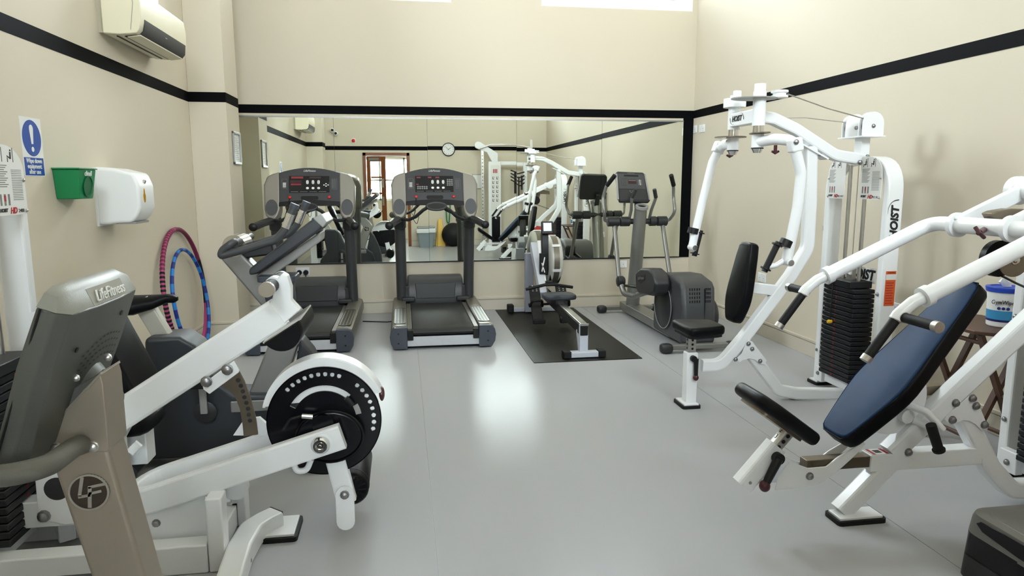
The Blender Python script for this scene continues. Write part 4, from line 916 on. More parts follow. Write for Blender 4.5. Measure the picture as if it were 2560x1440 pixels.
bolt(ic, s0+sd_*.03+V((0, -.034, 0)), (0, -1, 0), .005)
# seat
sa, sb_ = V((1.40, 0, .615)), V((1.69, 0, .405)); ax = (sb_-sa).normalized(); nn = V((-ax.z, 0, ax.x))
if nn.z < 0: nn = -nn
so_ = []
L_ = (sb_-sa).length
for u, w in [(0, .08), (.015, .115), (.05, .145), (.14, .15), (.26, .12), (L_, .1)]: so_.append(sa+ax*u+V((0, Yi-w, 0))-nn*.055)
for u, w in reversed([(0, .08), (.015, .115), (.05, .145), (.14, .15), (.26, .12), (L_, .1)]): so_.append(sa+ax*u+V((0, Yi+w, 0))-nn*.055)
put('seat_pad', MB().pad(so_, nn, .058, .024), 'pad', ic)
put('seat_plate', MB().prism([p+(sum(so_, V())/len(so_)-p)*.3-nn*.012 for p in so_], nn*.012), 'bronze', ic)
# back pad, two-tone: blue face, black rim
ba, bt = V((1.78, 0, .385)), V((2.385, 0, 1.035)); bx = (bt-ba).normalized(); bn = V((-bx.z, 0, bx.x)); LB = (bt-ba).length
prof = [(0, .06), (.02, .085), (.06, .098), (.26, .148), (.36, .150), (.6, .108), (LB-.03, .066), (LB, .04)]
bo_ = [ba+bx*u+V((0, Yi-w, 0)) for u, w in prof]+[ba+bx*u+V((0, Yi+w, 0)) for u, w in reversed(prof)]
put('back_pad', MB().pad([p-bn*.07 for p in bo_], bn, .068, .016), 'pad', ic)
cen = sum(bo_, V())/len(bo_)
put('back_pad_face', MB().pad([p+(cen-p).normalized()*.008-bn*.01 for p in bo_], bn, .014, .012), 'bluepad', ic)
put('pad_piping', MB().tube([p+(cen-p).normalized()*.006-bn*.004 for p in bo_], .003, 6, closed=True), 'pad', ic)
put('pad_board', MB().prism([p+(cen-p)*.25-bn*.082 for p in bo_], bn*.012), 'black', ic)
# adjuster disc with its handle
do_ = B(2245, 1000)
dp = []
for i in range(48):
    p = do_+V((.165*math.cos(2*math.pi*i/48), 0, .165*math.sin(2*math.pi*i/48))); h_ = (p-ba).dot(bn)
    if h_ > -.085: p = p-bn*(h_+.085)
    dp.append(p)
put('adjuster_disc', MB().prism(dp, (0, .008, 0)), 'white', ic)
put('disc_hub', MB().cyl(do_+V((.06, -.03, -.08)), do_+V((.06, .05, -.08)), .03), 'white', ic)
hh = [B(2268, 1013), B(2300, 1022), B(2328, 1062)]
put('release_handle', MB().tube([hh[0]+V((0, -.01, 0)), hh[1]+V((0, -.07, 0)), hh[2]+V((0, -.1, 0))], .016, 14, fr=.05), 'white', ic)
g0, g1 = at(2327, 1062, Y=Yi-.135), at(2348, 1128, Y=Yi-.135)
put('handle_grip', MB().lathe(g0, g1-g0, [(0, .02), (.01, .021), ((g1-g0).length-.012, .02), ((g1-g0).length-.01, .026), ((g1-g0).length, .024)], 16), 'rubber', ic)
put('pin_barrel', MB().cyl(B(2290, 1052)+V((0, -.02, 0)), B(2312, 1060)+V((0, -.06, 0)), .018), 'white', ic); put('pull_pin', MB().cyl(B(2302, 1056)+V((0, -.04, 0)), B(2322, 1068)+V((0, -.08, 0)), .014), 'maroon', ic)
put('disc_window', MB().prism([do_+V((.03+.03*math.cos(a), -.001, -.035+.016*math.sin(a))) for a in [2*math.pi*i/16 for i in range(16)]], (0, -.001, 0)), 'inkgrey', ic)
put('link_bar', MB().bar(B(2300, 996)+V((0, .05, 0)), B(2390, 985)+V((0, .05, 0)), .03, .04), 'bronze', ic); put('gas_strut', MB().cyl(B(2335, 1000)+V((0, .06, 0)), B(2330, 1050)+V((0, .06, 0)), .014), 'black', ic)
# press arms
put('cross_tube', MB().cyl((2.42, Yi-.15, 1.262), (2.42, Yi+.15, 1.262), .036, 20), 'white', ic)
for s in (-1, 1):
    y0 = Yi+s*.14; ye = Yi+s*.305
    put('arm_collar', MB().ring((2.42, y0-.012, 1.262), (0, 1, 0), .03, .054, .024, 26), 'white', ic)
    e = V((1.905, ye, 1.022)); k0 = V((2.43, ye-s*.0, 1.25))
    am = put('press_arm', MB().tube([(2.42, y0, 1.262), (2.43, ye, 1.262), e], .033, 18, fr=.1, fn=8), 'white', ic)
    dr = (e-k0).normalized()
    put('arm_cap', MB().cyl(e-dr*.03, e, .04, 20), 'white', am)
    put('arm_hole', MB().cyl(e-dr*.2+V((0, -.0, .03)), e-dr*.2+V((0, 0, .034)), .012, 12), 'black', am)
    m1 = e+dr*.04; m2 = e+dr*.1+V((0, 0, -.02)); m3 = m2+V((-.012, 0, -.02))
    put('arm_end', MB().tube([e-dr*.02, m1, m2, m3], .024, 14, fr=.05), 'white', am)
    g0 = m3; g1 = g0+V((-.10, 0, -.135)); gd = (g1-g0).normalized()
    gp_ = put('hand_grip', MB().cyl(g0, g1, .0185, 16), 'rubber', am)
    put('grip_ring', MB().cyl(g0-gd*.012, g0+gd*.004, .0205, 16), 'steel', gp_); put('grip_end', MB().cyl(g1-gd*.0, g1+gd*.022, .0205, 18), 'steel', gp_)
    c0 = m3+V((.02, 0, .012)); c1 = c0+V((.05 if s < 0 else -.05, -.18 if s < 0 else .1, .02)) if False else c0+V((.0, -.17 if s < 0 else .13, -.002)); cd = (c1-c0).normalized()
    gq = put('cross_grip', MB().cyl(c0, c1, .0185, 16), 'rubber', am)
    put('grip_ring', MB().cyl(c0+cd*.002, c0+cd*.026, .0205, 16), 'steel', gq); put('grip_end', MB().cyl(c1, c1+cd*.024, .0205, 18), 'steel', gq)
    put('arm_lever', MB().bar((2.4, Yi+s*.13, 1.262), (2.93, Yi+s*.13, 1.5), .03, .07), 'white', ic, bev=.008)
put('pivot_axle', MB().cyl((2.74, Yi-.16, 1.41), (2.74, Yi+.2, 1.41), .05, 24), 'white', ic); put('pivot_collar', MB().ring((2.74, Yi+.16, 1.41), (0, 1, 0), .03, .064, .03, 28), 'white', ic)
pk = put('stop_pin', MB().tube([(2.37, Yi-.03, 1.235), (2.355, Yi-.03, 1.205), (2.385, Yi-.05, 1.175)] if False else [at(2438, 568, Y=Yi-.08), at(2448, 582, Y=Yi-.1), at(2460, 594, Y=Yi-.08)], .008, 8), 'maroon', ic); put('pin_stem', MB().cyl(at(2448, 582, Y=Yi-.09), at(2470, 568, Y=Yi-.0), .012), 'maroon', pk)
# cam and pulley behind the arms
put('cam', MB().prism([at(x, y, Y=Yi)+V((0, -.03, 0)) for x, y in [(2465, 533), (2480, 527), (2515, 521), (2560, 522), (2640, 545), (2640, 580), (2540, 575), (2478, 556), (2472, 545)]], (0, .06, 0)), 'bronze', ic, bev=.006)
po = at(2537, 650, Y=Yi-.06)
put('pulley_wheel', MB().lathe(po+V((-.02, .05, 0)), (0, 1, 0), [(0, .078), (.03, .078)], 28), 'black', ic); put('pulley_cheek', MB().prism([po+V((.072*math.cos(a), .0, .072*math.sin(a))) for a in [math.radians(v) for v in range(120, 400, 12)]]+[at(2590, 560, Y=Yi-.06), at(2545, 570, Y=Yi-.06)], (0, .006, 0)), 'bronze', ic); bolt(ic, po, (0, -1, 0), .014, 'chrome')
put('cable', MB().tube([at(2505, 690, Y=Yi-.02), at(2540, 708, Y=Yi), at(2600, 735, Y=Yi+.03)], .005, 6), 'black', ic)
# tower
Yn2, Yf2 = Yi-.31, Yi+.31
put('tower_arch', MB().sweep(fillet([V((2.99, Yn2, .03)), V((2.99, Yn2, 1.585)), V((2.99, Yf2, 1.585)), V((2.99, Yf2, .03))], .2, 8), rrect(.055, .105, .01, 2), (1, 0, 0)), 'white', ic)
for yy in (Yn2, Yf2): foot_pad(ic, (2.985, yy, 0), .13, .1)
put('tower_base', MB().bb((2.93, Yn2+.03, .05), (3.0, Yf2-.03, .13)), 'white', ic, bev=.006); put('base_bracket', MB().bb((2.895, Yf2-.13, .04), (2.94, Yf2-.03, .15)), 'white', ic, bev=.006); bolt(ic, (2.895, Yf2-.08, .09), (-1, 0, 0), .012)
for z in (.28, .8): bolt(ic, (2.936, Yf2, z), (-1, 0, 0), .01); bolt(ic, (2.936, Yn2, z), (-1, 0, 0), .01)
zt, xm = weight_stack(ic, 2.87, 3.02, Yi-.165, Yi+.165, .13, 20, -1)
for yy in (Yi-.08, Yi+.08): put('guide_rod', MB().cyl((2.955, yy, zt), (2.955, yy, 1.56), .0125, 12), 'steel', ic)
hoist_badge(ic, (2.992, Yf2+.0285, 1.2), (0, 0, 1), (1, 0, 0), .07); hoist_badge(fm, (2.992, Yf+.0285, 1.2), (0, 0, 1), (1, 0, 0), .07)
placard(ic, (2.925, Yi-.04, 1.34), (0, -1, 0), (0, 0, 1), .205, .27, 1, 'INCLINE'); placard(ic, (2.925, Yf2-.03, 1.34), (0, -1, 0), (0, 0, 1), .19, .27, -1, 'INCLINE', False)
# ------------------------------------------------------------------ folding tray table and tub of wipes
tb = thing('folding_tray_table', 'small brown wooden folding tray table against the right wall', 'table', (3.08, 3.27, 0))
tp = [(2.885, 3.08), (2.945, 3.02), (3.22, 3.02), (3.28, 3.08), (3.28, 3.46), (3.22, 3.52), (2.945, 3.52), (2.885, 3.46)]
put('table_top', MB().prism([(x, y, .672) for x, y in tp], (0, 0, .02)), 'wood', tb, bev=.005)
for y in (3.07, 3.1, 3.44, 3.47): pass
for y, k in ((3.09, 1), (3.45, 1)):
    put('leg', MB().bar((2.93, y, .67), (3.24, y, .0), .022, .035, (0, 1, 0)), 'wood', tb); put('leg', MB().bar((3.24, y+(.03 if y < 3.2 else -.03), .67), (2.93, y+(.03 if y < 3.2 else -.03), .0), .022, .035, (0, 1, 0)), 'wood', tb)
put('rail', MB().cyl((2.955, 3.09, .62), (2.955, 3.45, .62), .012), 'wood', tb); put('rail', MB().cyl((3.2, 3.09, .09), (3.2, 3.45, .09), .012), 'wood', tb); put('rail', MB().cyl((2.97, 3.12, .09), (2.97, 3.42, .09), .012), 'wood', tb)
for y in (3.076, 3.464): bolt(tb, (3.085, y, .335), (0, -1 if y < 3.2 else 1, 0), .008)
wt = V((3.13, 3.17, .692)); tu = thing('wipes_tub', 'white tub of gym wipes with blue lid on the tray table', 'tub', wt)
wb = put('tub_body', MB().lathe(wt, (0, 0, 1), [(0, .066), (.006, .072), (.19, .08)], 32), 'cover', tu)
put('tub_lid', MB().lathe(wt+V((0, 0, .186)), (0, 0, 1), [(0, .086), (.014, .088), (.02, .09), (.026, .088), (.028, .07), (.022, .066)], 32), mat('blue_lid', srgb(28, 70, 190), .35), tu)
put('wipe', MB().loft([[wt+V((.01+.025*math.cos(a), .012*math.sin(a), .21)) for a in [2*math.pi*i/8 for i in range(8)]], [wt+V((-.01+.03*math.cos(a+.5), .016*math.sin(a), .235)) for a in [2*math.pi*i/8 for i in range(8)]], [wt+V((-.02+.006*math.cos(a), .01*math.sin(a), .255)) for a in [2*math.pi*i/8 for i in range(8)]]]), 'paper', tu)
def wrap(name, a0, a1, z0, z1, m, d, par):
    b_ = MB(); q = []
    for i in range(13):
        a = math.radians(a0+(a1-a0)*i/12); r0 = .0722+.0080*z0/.19+d; r1 = .0722+.0080*z1/.19+d; q.append((V((math.cos(a)*r0, math.sin(a)*r0, z0)), V((math.cos(a)*r1, math.sin(a)*r1, z1))))
    vs = [wt+p for pr_ in q for p in pr_]; b_.add(vs, [(2*i, 2*i+2, 2*i+3, 2*i+1) for i in range(12)]); return put(name, b_, m, par)
cyb = mat('pale_blue_print', srgb(60, 150, 205), .4)
wrap('label_band', 140, 330, .04, .09, cyb, .0004, wb); wrap('label_base', 140, 330, .03, .042, mat('navy_print', srgb(24, 36, 110), .4), .0005, wb); wrap('label_corner', 262, 285, .118, .155, cyb, .0004, wb)
fa = math.atan2(-wt.y, -wt.x); rt_ = V((-math.sin(fa), math.cos(fa), 0)); nr_ = V((math.cos(fa), math.sin(fa), 0))
text('GymWipes', .03, wt+nr_*.0795+V((0, 0, .135)), rt_, (0, 0, 1), 'ink', wb, depth=.003, sx=.8)
for k in range(3): put('icon', MB().cyl(wt+nr_*.076+rt_*(-.02+.02*k)+V((0, 0, .103)), wt+nr_*.0785+rt_*(-.02+.02*k)+V((0, 0, .103)), .008, 14), 'navy', wb)
# ------------------------------------------------------------------ aerobic step
asx = thing('aerobic_step', 'grey and black aerobic step platform on the floor in the corner', 'step platform', (2.25, 1.65, 0))
M['stepg'] = mat('smoke_grey_plastic', srgb(108, 107, 104), .32, var=.05)
def rr2(x0, x1, y0, y1, z, r): return [V(((x0+x1)/2+a, (y0+y1)/2+c, z)) for a, c in rrect(x1-x0, y1-y0, r, 5)]
X0, X1, Y0, Y1 = 2.035, 2.44, 1.12, 2.155
put('step_top', MB().loft([rr2(X0, X1, Y0, Y1, .165, .07), rr2(X0+.006, X1-.006, Y0+.006, Y1-.006, .225, .07), rr2(X0+.012, X1-.012, Y0+.012, Y1-.012, .243, .068), rr2(X0+.03, X1-.03, Y0+.03, Y1-.03, .25, .06)]), 'stepg', asx)
put('tread', MB().loft([rr2(X0+.04, X1-.04, Y0+.05, Y1-.05, .25, .05), rr2(X0+.042, X1-.042, Y0+.052, Y1-.052, .252, .05)]), 'stepg', asx)
put('side_band', MB().prism([(X0+.002, y, z) for y, z in [(1.25, .185), (1.9, .185), (2.05, .2), (2.08, .22), (2.06, .235), (1.95, .24), (1.25, .24)]], (-.004, 0, .0)), 'gblack', asx, bev=.004)
for y in (1.2, 1.92):
    for k, (z0, z1) in enumerate(((.0, .085), (.083, .17))):
        blk = put('riser_block', MB().loft([rr2(X0-.012+.008*k, X1+.012-.008*k, y-.07, y+.225, z0, .05), rr2(X0-.008+.008*k, X1+.008-.008*k, y-.066, y+.221, z1, .05)]), 'gblack' if k else 'dgrey', asx)
# ------------------------------------------------------------------ seated leg curl machine (left foreground)
Yh = 2.79
lm = thing('leg_curl_machine', 'white seated leg curl machine with black cam wheel and leg roller', 'exercise machine', (-.9, Yh, 0))
H = lambda x, y, Y=Yh-.04: at(x, y, Y=Y)+V((0, Yh-Y, 0))
NY = V((0, -1, 0))
# base
put('base_beam', MB().bb((-1.6, 2.565, .0), (-.757, 2.645, .115)), 'white', lm, bev=.008)
put('base_beam', MB().bb((-1.6, 2.92, .0), (-.72, 3.0, .115)), 'white', lm, bev=.008)
put('cross_beam', MB().bb((-.8, 2.6, .005), (-.73, 2.96, .1)), 'white', lm, bev=.006)
for y in (2.605, 2.96): put('upright', MB().bb((-.755, y-.04, .0), (-.695, y+.04, .295)), 'white', lm, bev=.008)
put('side_panel', MB().prism([(-1.02, 2.66, .1), (-.96, 2.66, .32), (-.78, 2.66, .32), (-.78, 2.66, .1)], (0, .01, 0)), 'white', lm, bev=.003); bolt(lm, (-.96, 2.66, .17), NY, .012)
# front leg, arched
flp = [at(x, y, Z=.088)-V((0, 0, .043)) for x, y in ((566, 1460), (580, 1412), (598, 1358), (628, 1308), (662, 1287), (690, 1274))]
put('front_leg', MB().sweep(fillet(flp, .1, 4), rrect(.09, .086, .01, 2)), 'white', lm)
ed = (flp[-1]-flp[-2]).normalized(); put('leg_cap', MB().bar(flp[-1]-ed*.001, flp[-1]+ed*.004, .08, .088), 'black', lm)
foot_pad(lm, (-.535, 2.85, 0), .12, .17); 
for x, y in ((621, 1402), (633, 1372)): bolt(lm, at(x, y, X=-.615), (1, -.15, 0), .01)
# lower fork around the wheel
fdir = V((.75, 0, .218)).normalized(); fup = V((-fdir.z, 0, fdir.x))
fk0 = V((-.255, 2.655, .478)); fkL = V((-.96, 2.655, .478-.705*.2907)); w2 = .21
arc_ = [fkL+fdir*(-.1*math.sin(a))+V((0, .105-.105*math.cos(a), 0)) for a in [math.pi*i/10 for i in range(11)]]
put('lower_fork', MB().sweep([fk0]+arc_+[V((-.5, 2.865, fkL.z+.46*.2907))], rrect(.045, .1, .008, 2), fup), 'white', lm)
put('fork_web', MB().sweep([fkL+V((.02, .105, -.045)), fkL+fdir*.33+V((0, .105, -.045))], [(.08, .004), (-.08, .004), (-.08, -.004), (.08, -.004)], fup), 'white', lm)
put('fork_boss', MB().cyl(fk0+V((0, -.024, 0))-fdir*.08, fk0+V((0, .03, 0))-fdir*.08, .045, 22), 'white', lm)
hb = fk0-fdir*.085
put('hub_nut', MB().lathe(hb+V((0, -.022, 0)), NY, [(0, .036), (.006, .036), (.022, .026), (.022, .018), (.008, .017)], 26), 'chrome', lm); put('hub_bolt', MB().lathe(hb+V((0, -.028, 0)), NY, [(0, .012), (.012, .011), (.02, .006)], 12), 'chrome', lm)
put('cable_hook', MB().tube([fk0-fdir*.2+V((0, .02, -.055)), fk0-fdir*.19+V((0, .02, -.09)), fk0-fdir*.15+V((0, .02, -.1)), fk0-fdir*.13+V((0, .02, -.06))], .012, 10, fr=.03), 'white', lm)
put('under_pulley', MB().lathe(H(590, 1215)+V((0, -.06, 0)), (0, 1, 0), [(0, .05), (.03, .05)], 24), 'white', lm)
# cam wheel
wc = V((-.33, 2.735, .512)); R_ = .222
wheel = MB(); Sx, Uz = V((1, 0, 0)), V((0, 0, 1))
def ringsec(b, r0, r1, a0, a1, y0, y1, n): return b.ring(wc+V((0, y0, 0)), (0, 1, 0), r0, r1, y1-y0, n, a0, a1)
S_, U_, D_ = basis((0, 1, 0)); sgn = 1 if S_.x > 0 else -1
ang = lambda a: a if sgn > 0 else 180-a                      # picture angle -> ring angle
# plate built as a grid of polar cells, leaving real round holes and a real slot
def polar_plate(holes, slot, n=540, rs=[0, .06, .124, .148, .183]+[.183+.001*k for k in range(1, 21)]+[.222]):
    b = MB(); t = .008
    for i in range(n):
        a0, a1 = 2*math.pi*i/n, 2*math.pi*(i+1)/n; am = math.degrees((a0+a1)/2)
        run = None
        for r0, r1 in zip(rs, rs[1:]):
            rm = (r0+r1)/2; c = wc+V((rm*math.cos((a0+a1)/2), 0, rm*math.sin((a0+a1)/2)))
            cut = (slot[0] <= am <= slot[1] and .124 <= rm <= .148) or any((c.x-h.x)**2+(c.z-h.z)**2 < .0088**2 for h in holes)
            if cut or r1 == rs[-1]:
                end = r0 if cut else r1
                if run is not None or not cut:
                    s0_ = run if run is not None else r0
                    q = [wc+V((r_*math.cos(a), y, r_*math.sin(a))) for y in (0, t) for r_, a in ((s0_, a0), (end, a0), (end, a1), (s0_, a1))]
                    b.add(q, [(0, 1, 2, 3), (7, 6, 5, 4), (0, 4, 5, 1), (1, 5, 6, 2), (2, 6, 7, 3), (3, 7, 4, 0)])
                run = None
            elif run is None: run = r0
    return b
hs_ = [wc+V((.193*math.cos(math.radians(a)), 0, .193*math.sin(math.radians(a)))) for a in [135-8*k for k in range(9)]+[47-8.5*k for k in range(8)]]
put('cam_wheel', polar_plate(hs_, (45, 152)), 'gblack', lm)
put('wheel_rim', MB().ring(wc+V((0, .0, 0)), (0, 1, 0), .2195, .223, .014, 90), 'gblack', lm)
put('cam_block', MB().sweep([wc+V((.13*math.cos(math.radians(a)), -.012, .13*math.sin(math.radians(a)))) for a in (48, 40, 30)], rrect(.022, .02, .008), (0, 1, 0)), 'black', lm); put('slot_plate', MB().ring(wc+V((0, -.001, 0)), (0, 1, 0), .125, .147, .002, 10, ang(27), ang(10)), 'lgrey', lm)
lobe = [wc+V((.02+.13*math.cos(a), 0, -.055+.105*math.sin(a))) for a in [2*math.pi*i/36 for i in range(36)]]
put('cam_lobe', MB().prism([p+V((0, -.03, 0)) for p in lobe], (0, .03, 0)), 'gblack', lm, bev=.012, seg=3); put('lobe_rim', MB().tube([p+V((0, -.03, 0)) for p in lobe], .005, 6, closed=True), 'gblack', lm)
put('wheel_hub', MB().cyl(wc+V((0, -.05, 0)), wc+V((0, .12, 0)), .042, 22), 'gblack', lm)
put('cable_clamp', MB().cyl(at(755, 1040, Y=2.7), at(782, 1042, Y=2.7), .011, 12), 'chrome', lm); put('cable', MB().tube([at(755, 1040, Y=2.7), at(725, 1048, Y=2.7), at(708, 1075, Y=2.7)], .006, 8, fr=.02), 'black', lm)
gd_ = MB(); gd_.ring(wc+V((.0, .012, .015)), (0, 1, 0), .232, .242, .09, 40, ang(168), ang(22)); put('wheel_guard', gd_, 'white', lm)
put('guard_plate', MB().prism([wc+V((.238*math.cos(math.radians(a)), .0095, .015+.238*math.sin(math.radians(a)))) for a in range(22, 169, 5)], (0, .006, 0)), 'white', lm)
put('pull_knob', MB().ell(wc+V((.225, .06, .085)), (.012, .03, .03), 10, 8), 'maroon', lm)
# leg lever and roller
l0, l1 = wc+V((.03, .015, -.14)), V((-.262, 2.75, .175))
put('leg_lever', MB().bar(l0, l1+V((.005, 0, -.01)), .05, .078, (1, 0, 0), .008), 'white', lm)
ep = [V((l1.x+x, 2.722, l1.z+z)) for x, z in [(.037*math.cos(a), .03+.037*math.sin(a)) for a in [math.pi*i/8 for i in range(9)]]+[(.037*math.cos(a), -.085+.037*math.sin(a)) for a in [math.pi+math.pi*i/8 for i in range(9)]]]
put('roller_bracket', MB().prism(ep, (0, -.008, 0)), 'white', lm, bev=.002); bolt(lm, (l1.x, 2.714, l1.z+.032), NY, .014)
ro = V((l1.x+.02, 2.78, l1.z+.02))
rl_ = put('leg_roller', MB().lathe(ro, (0, 1, 0), [(0, .045), (.004, .062), (.016, .072), (.36, .072), (.375, .06), (.378, .02)], 30), 'pad', lm)
for k in range(16):
    a = 2*math.pi*k/16; put('pleat', MB().cyl(ro+V((.03*math.cos(a), .001, .03*math.sin(a))), ro+V((.062*math.cos(a), .003, .062*math.sin(a))), .004, 6), 'pad', rl_)
put('roller_seam', MB().ring(ro+V((0, .05, 0)), (0, 1, 0), .0715, .0735, .006, 30), 'rubber', rl_)
put('roller_axle', MB().cyl((l1.x+.02, 2.73, l1.z+.02), (l1.x+.02, 2.79, l1.z+.02), .016), 'steel', lm)
# upper thigh lever
t0, t1 = H(282, 1052), H(694, 785)
put('thigh_lever', rect_tube([t0, t1], .118, .08), 'white', lm)
put('lever_nose', MB().prism([H(x, y)+V((0, -.03, 0)) for x, y in [(640, 806), (678, 752), (690, 700), (704, 684), (716, 690), (726, 720), (726, 752), (748, 778), (722, 800), (690, 830)]], (0, .06, 0)), 'white', lm, bev=.006)
hn, hf = V((-.505, 2.64, 1.062)), V((-.505, 2.97, 1.062))
put('handle_bar', MB().cyl(hn, hf, .018, 16), 'steel', lm); put('handle_sleeve', MB().cyl((-.505, 2.765, 1.062), (-.505, 2.825, 1.062), .03, 18), 'white', lm)
for a, c in ((2.655, 2.745), (2.835, 2.95)): put('foam_grip', MB().cyl((-.505, a, 1.062), (-.505, c, 1.062), .027, 18), 'rubber', lm)
put('grip_cap', MB().cyl((-.505, 2.632, 1.062), (-.505, 2.642, 1.062), .0285, 20), 'taupe', lm); put('cap_ring', MB().ring((-.505, 2.642, 1.062), (0, 1, 0), .02, .0292, .012, 22), 'chrome', lm); put('grip_cap', MB().cyl((-.505, 2.945, 1.062), (-.505, 2.97, 1.062), .029, 20), 'steel', lm)
ld = (t1-t0).normalized(); ln = V((ld.z, 0, -ld.x))           # ln points down-right
pc = t1+ln*.055-ld*.0
dsec = [pc+ld*.078*math.cos(a)+ln*(.078*math.sin(a)) for a in [math.pi*i/14 for i in range(15)]]
tpd = put('thigh_pad', MB().loft([[p+(sum(dsec, V())/15-p)*k+V((0, y, 0)) for p in dsec] for y, k in ((2.63-0, .12), (2.64-0, .03), (2.65, 0), (2.97, 0), (2.98, .03), (2.985, .12))]), 'pad', lm)
for v_ in tpd.data.vertices: pass
tpd.location = (0, -Yh, 0) if abs(dsec[0].y-Yh) < .001 else (0, 0, 0)
put('pad_plate', MB().bar(pc-ld*.08+V((0, 0, 0)), pc+ld*.085, .3, .006, ln), 'steel', lm)
br = [H(x, y)+V((0, -.042, 0)) for x, y in [(507, 960), (586, 900), (600, 924), (598, 930), (525, 984), (510, 972)]]
put('lever_bracket', MB().prism(br, (0, -.008, 0)), 'white', lm, bev=.003)
for x, y in ((518, 952), (570, 922)): bolt(lm, H(x, y)+V((0, -.05, 0)), NY, .0165)
# adjusting quadrant with a row of holes
qo = [(548, 962), (590, 930), (606, 960), (622, 1005), (634, 1050), (640, 1095)]; qi = [(604, 1100), (601, 1070), (594, 1030), (582, 1000), (568, 983), (552, 975)]
qd = put('quadrant', MB().prism([H(x, y)+V((0, -.004, 0)) for x, y in qo+qi], (0, .01, 0)), 'bronze', lm, bev=.002)
for x, y in ((590, 957), (597, 971), (602, 985), (606, 1000), (611, 1014), (615, 1029), (617, 1044), (620, 1059)): put('quadrant_hole', MB().cyl(H(x, y)+V((0, -.005, 0)), H(x, y)+V((0, -.0042, 0)), .0085, 14), 'dgrey' if y != 1044 else 'chrome', qd)
put('quadrant_mount', MB().prism([H(x, y)+V((0, .01, 0)) for x, y in [(575, 1100), (602, 1060), (642, 1055), (665, 1075), (660, 1100)]], (0, .02, 0)), 'white', lm)
# seat and back, set toward the far side of the frame
sc_ = lambda p: V((p.x*1.07, 2.985+(p.y-2.79), 1.45-(1.45-p.z)*1.07))
put('back_pad', MB().pad([sc_(V((-.955-.42*(z-.55), 2.79+y*.85, z+.05))) for y, z in [(-.16, .56), (-.17, .6), (-.17, 1.0), (-.13, 1.06), (.13, 1.06), (.17, 1.0), (.17, .6), (.16, .56)]], (-.92, 0, -.4), .075, .02), 'pad', lm)
put('seat_pad', MB().pad([sc_(V((x-.03, 2.79+y*.85, .51))) for x, y in [(-1.33, -.14), (-1.31, -.16), (-1.0, -.17), (-.94, -.14), (-.93, 0), (-.94, .14), (-1.0, .17), (-1.31, .16), (-1.33, .14)]], (0, 0, 1), .075, .03), 'pad', lm)
put('seat_frame', MB().bb((-1.36, 2.93, .3), (-1.07, 3.03, .45)), 'white', lm, bev=.006); put('back_frame', MB().bar((-1.28, 2.985, .35), (-1.45, 2.985, .95), .06, .05, (0, 1, 0)), 'white', lm)
# links toward the tower
put('tower_beam', MB().bb((-1.52, 2.73, .15), (-1.2, 2.81, .255)), 'white', lm, bev=.006)
sp_ = [(85, 1120), (140, 1095), (180, 1120), (200, 1180), (215, 1300), (170, 1305), (104, 1292), (96, 1200)]
spl = put('side_plate', MB().prism([H(x, y)+V((0, -.065, 0)) for x, y in sp_], (0, .008, 0)), 'white', lm, bev=.004)
put('plate_hole', MB().cyl(H(150, 1215)+V((0, -.0665, 0)), H(150, 1215)+V((0, -.0655, 0)), .045, 26), 'dgrey', spl)
for x, y in ((105, 1135), (119, 1282)): bolt(lm, H(x, y)+V((0, -.066, 0)), NY, .018)
put('seat_column', MB().bb((-1.2, 2.75, .1), (-1.1, 2.83, .5)), 'white', lm, bev=.008); put('release_lever', MB().bar(H(315, 1140), H(338, 1118), .015, .03), 'white', lm)
put('pivot_plate', MB().prism([H(x, y)+V((0, -.03, 0)) for x, y in [(270, 1060), (315, 1050), (322, 1065), (300, 1105), (280, 1120), (262, 1110)]], (0, .06, 0)), 'white', lm); bolt(lm, H(293, 1091)+V((0, -.03, 0)), NY, .016)
# tower with stack and card
TX = -1.57; Ya, Yb = Yh-.31, Yh+.31
put('tower_arch', MB().sweep(fillet([V((TX, Ya, .03)), V((TX, Ya, 1.585)), V((TX, Yb, 1.585)), V((TX, Yb, .03))], .2, 8), rrect(.055, .105, .01, 2), (1, 0, 0)), 'white', lm)
for yy in (Ya, Yb): foot_pad(lm, (TX+.02, yy, 0), .16, .12)
put('tower_base', MB().bb((TX-.01, Ya+.03, .05), (TX+.06, Yb-.03, .13)), 'white', lm, bev=.006); put('base_bracket', MB().bar((-1.47, 3.02, .09), (-1.36, 2.84, .07), .06, .08), 'white', lm, bev=.006); put('bracket_plate', MB().bb((-1.4, 2.87, .03), (-1.392, 2.95, .14)), 'white', lm); bolt(lm, (-1.392, 2.91, .09), (1, 0, 0), .012)
zt, xm = weight_stack(lm, TX-.03, TX+.12, Yh-.165, Yh+.165, .13, 20, 1)
put('stack_label', MB().bb((TX+.125, Yh+.06, zt+.005), (TX+.128, Yh+.1, zt+.04)), 'yellow', lm)
for yy in (Yh-.08, Yh+.08): put('guide_rod', MB().cyl((TX+.03, yy, zt), (TX+.03, yy, 1.56), .0125, 12), 'steel', lm)
placard(lm, (TX+.062, 2.885, 1.33), (0, 1, 0), (0, 0, 1), .215, .27, 1, '2400'); placard(lm, (TX+.062, Ya+.0, 1.33), (0, 1, 0), (0, 0, 1), .19, .27, -1, '2400', False)
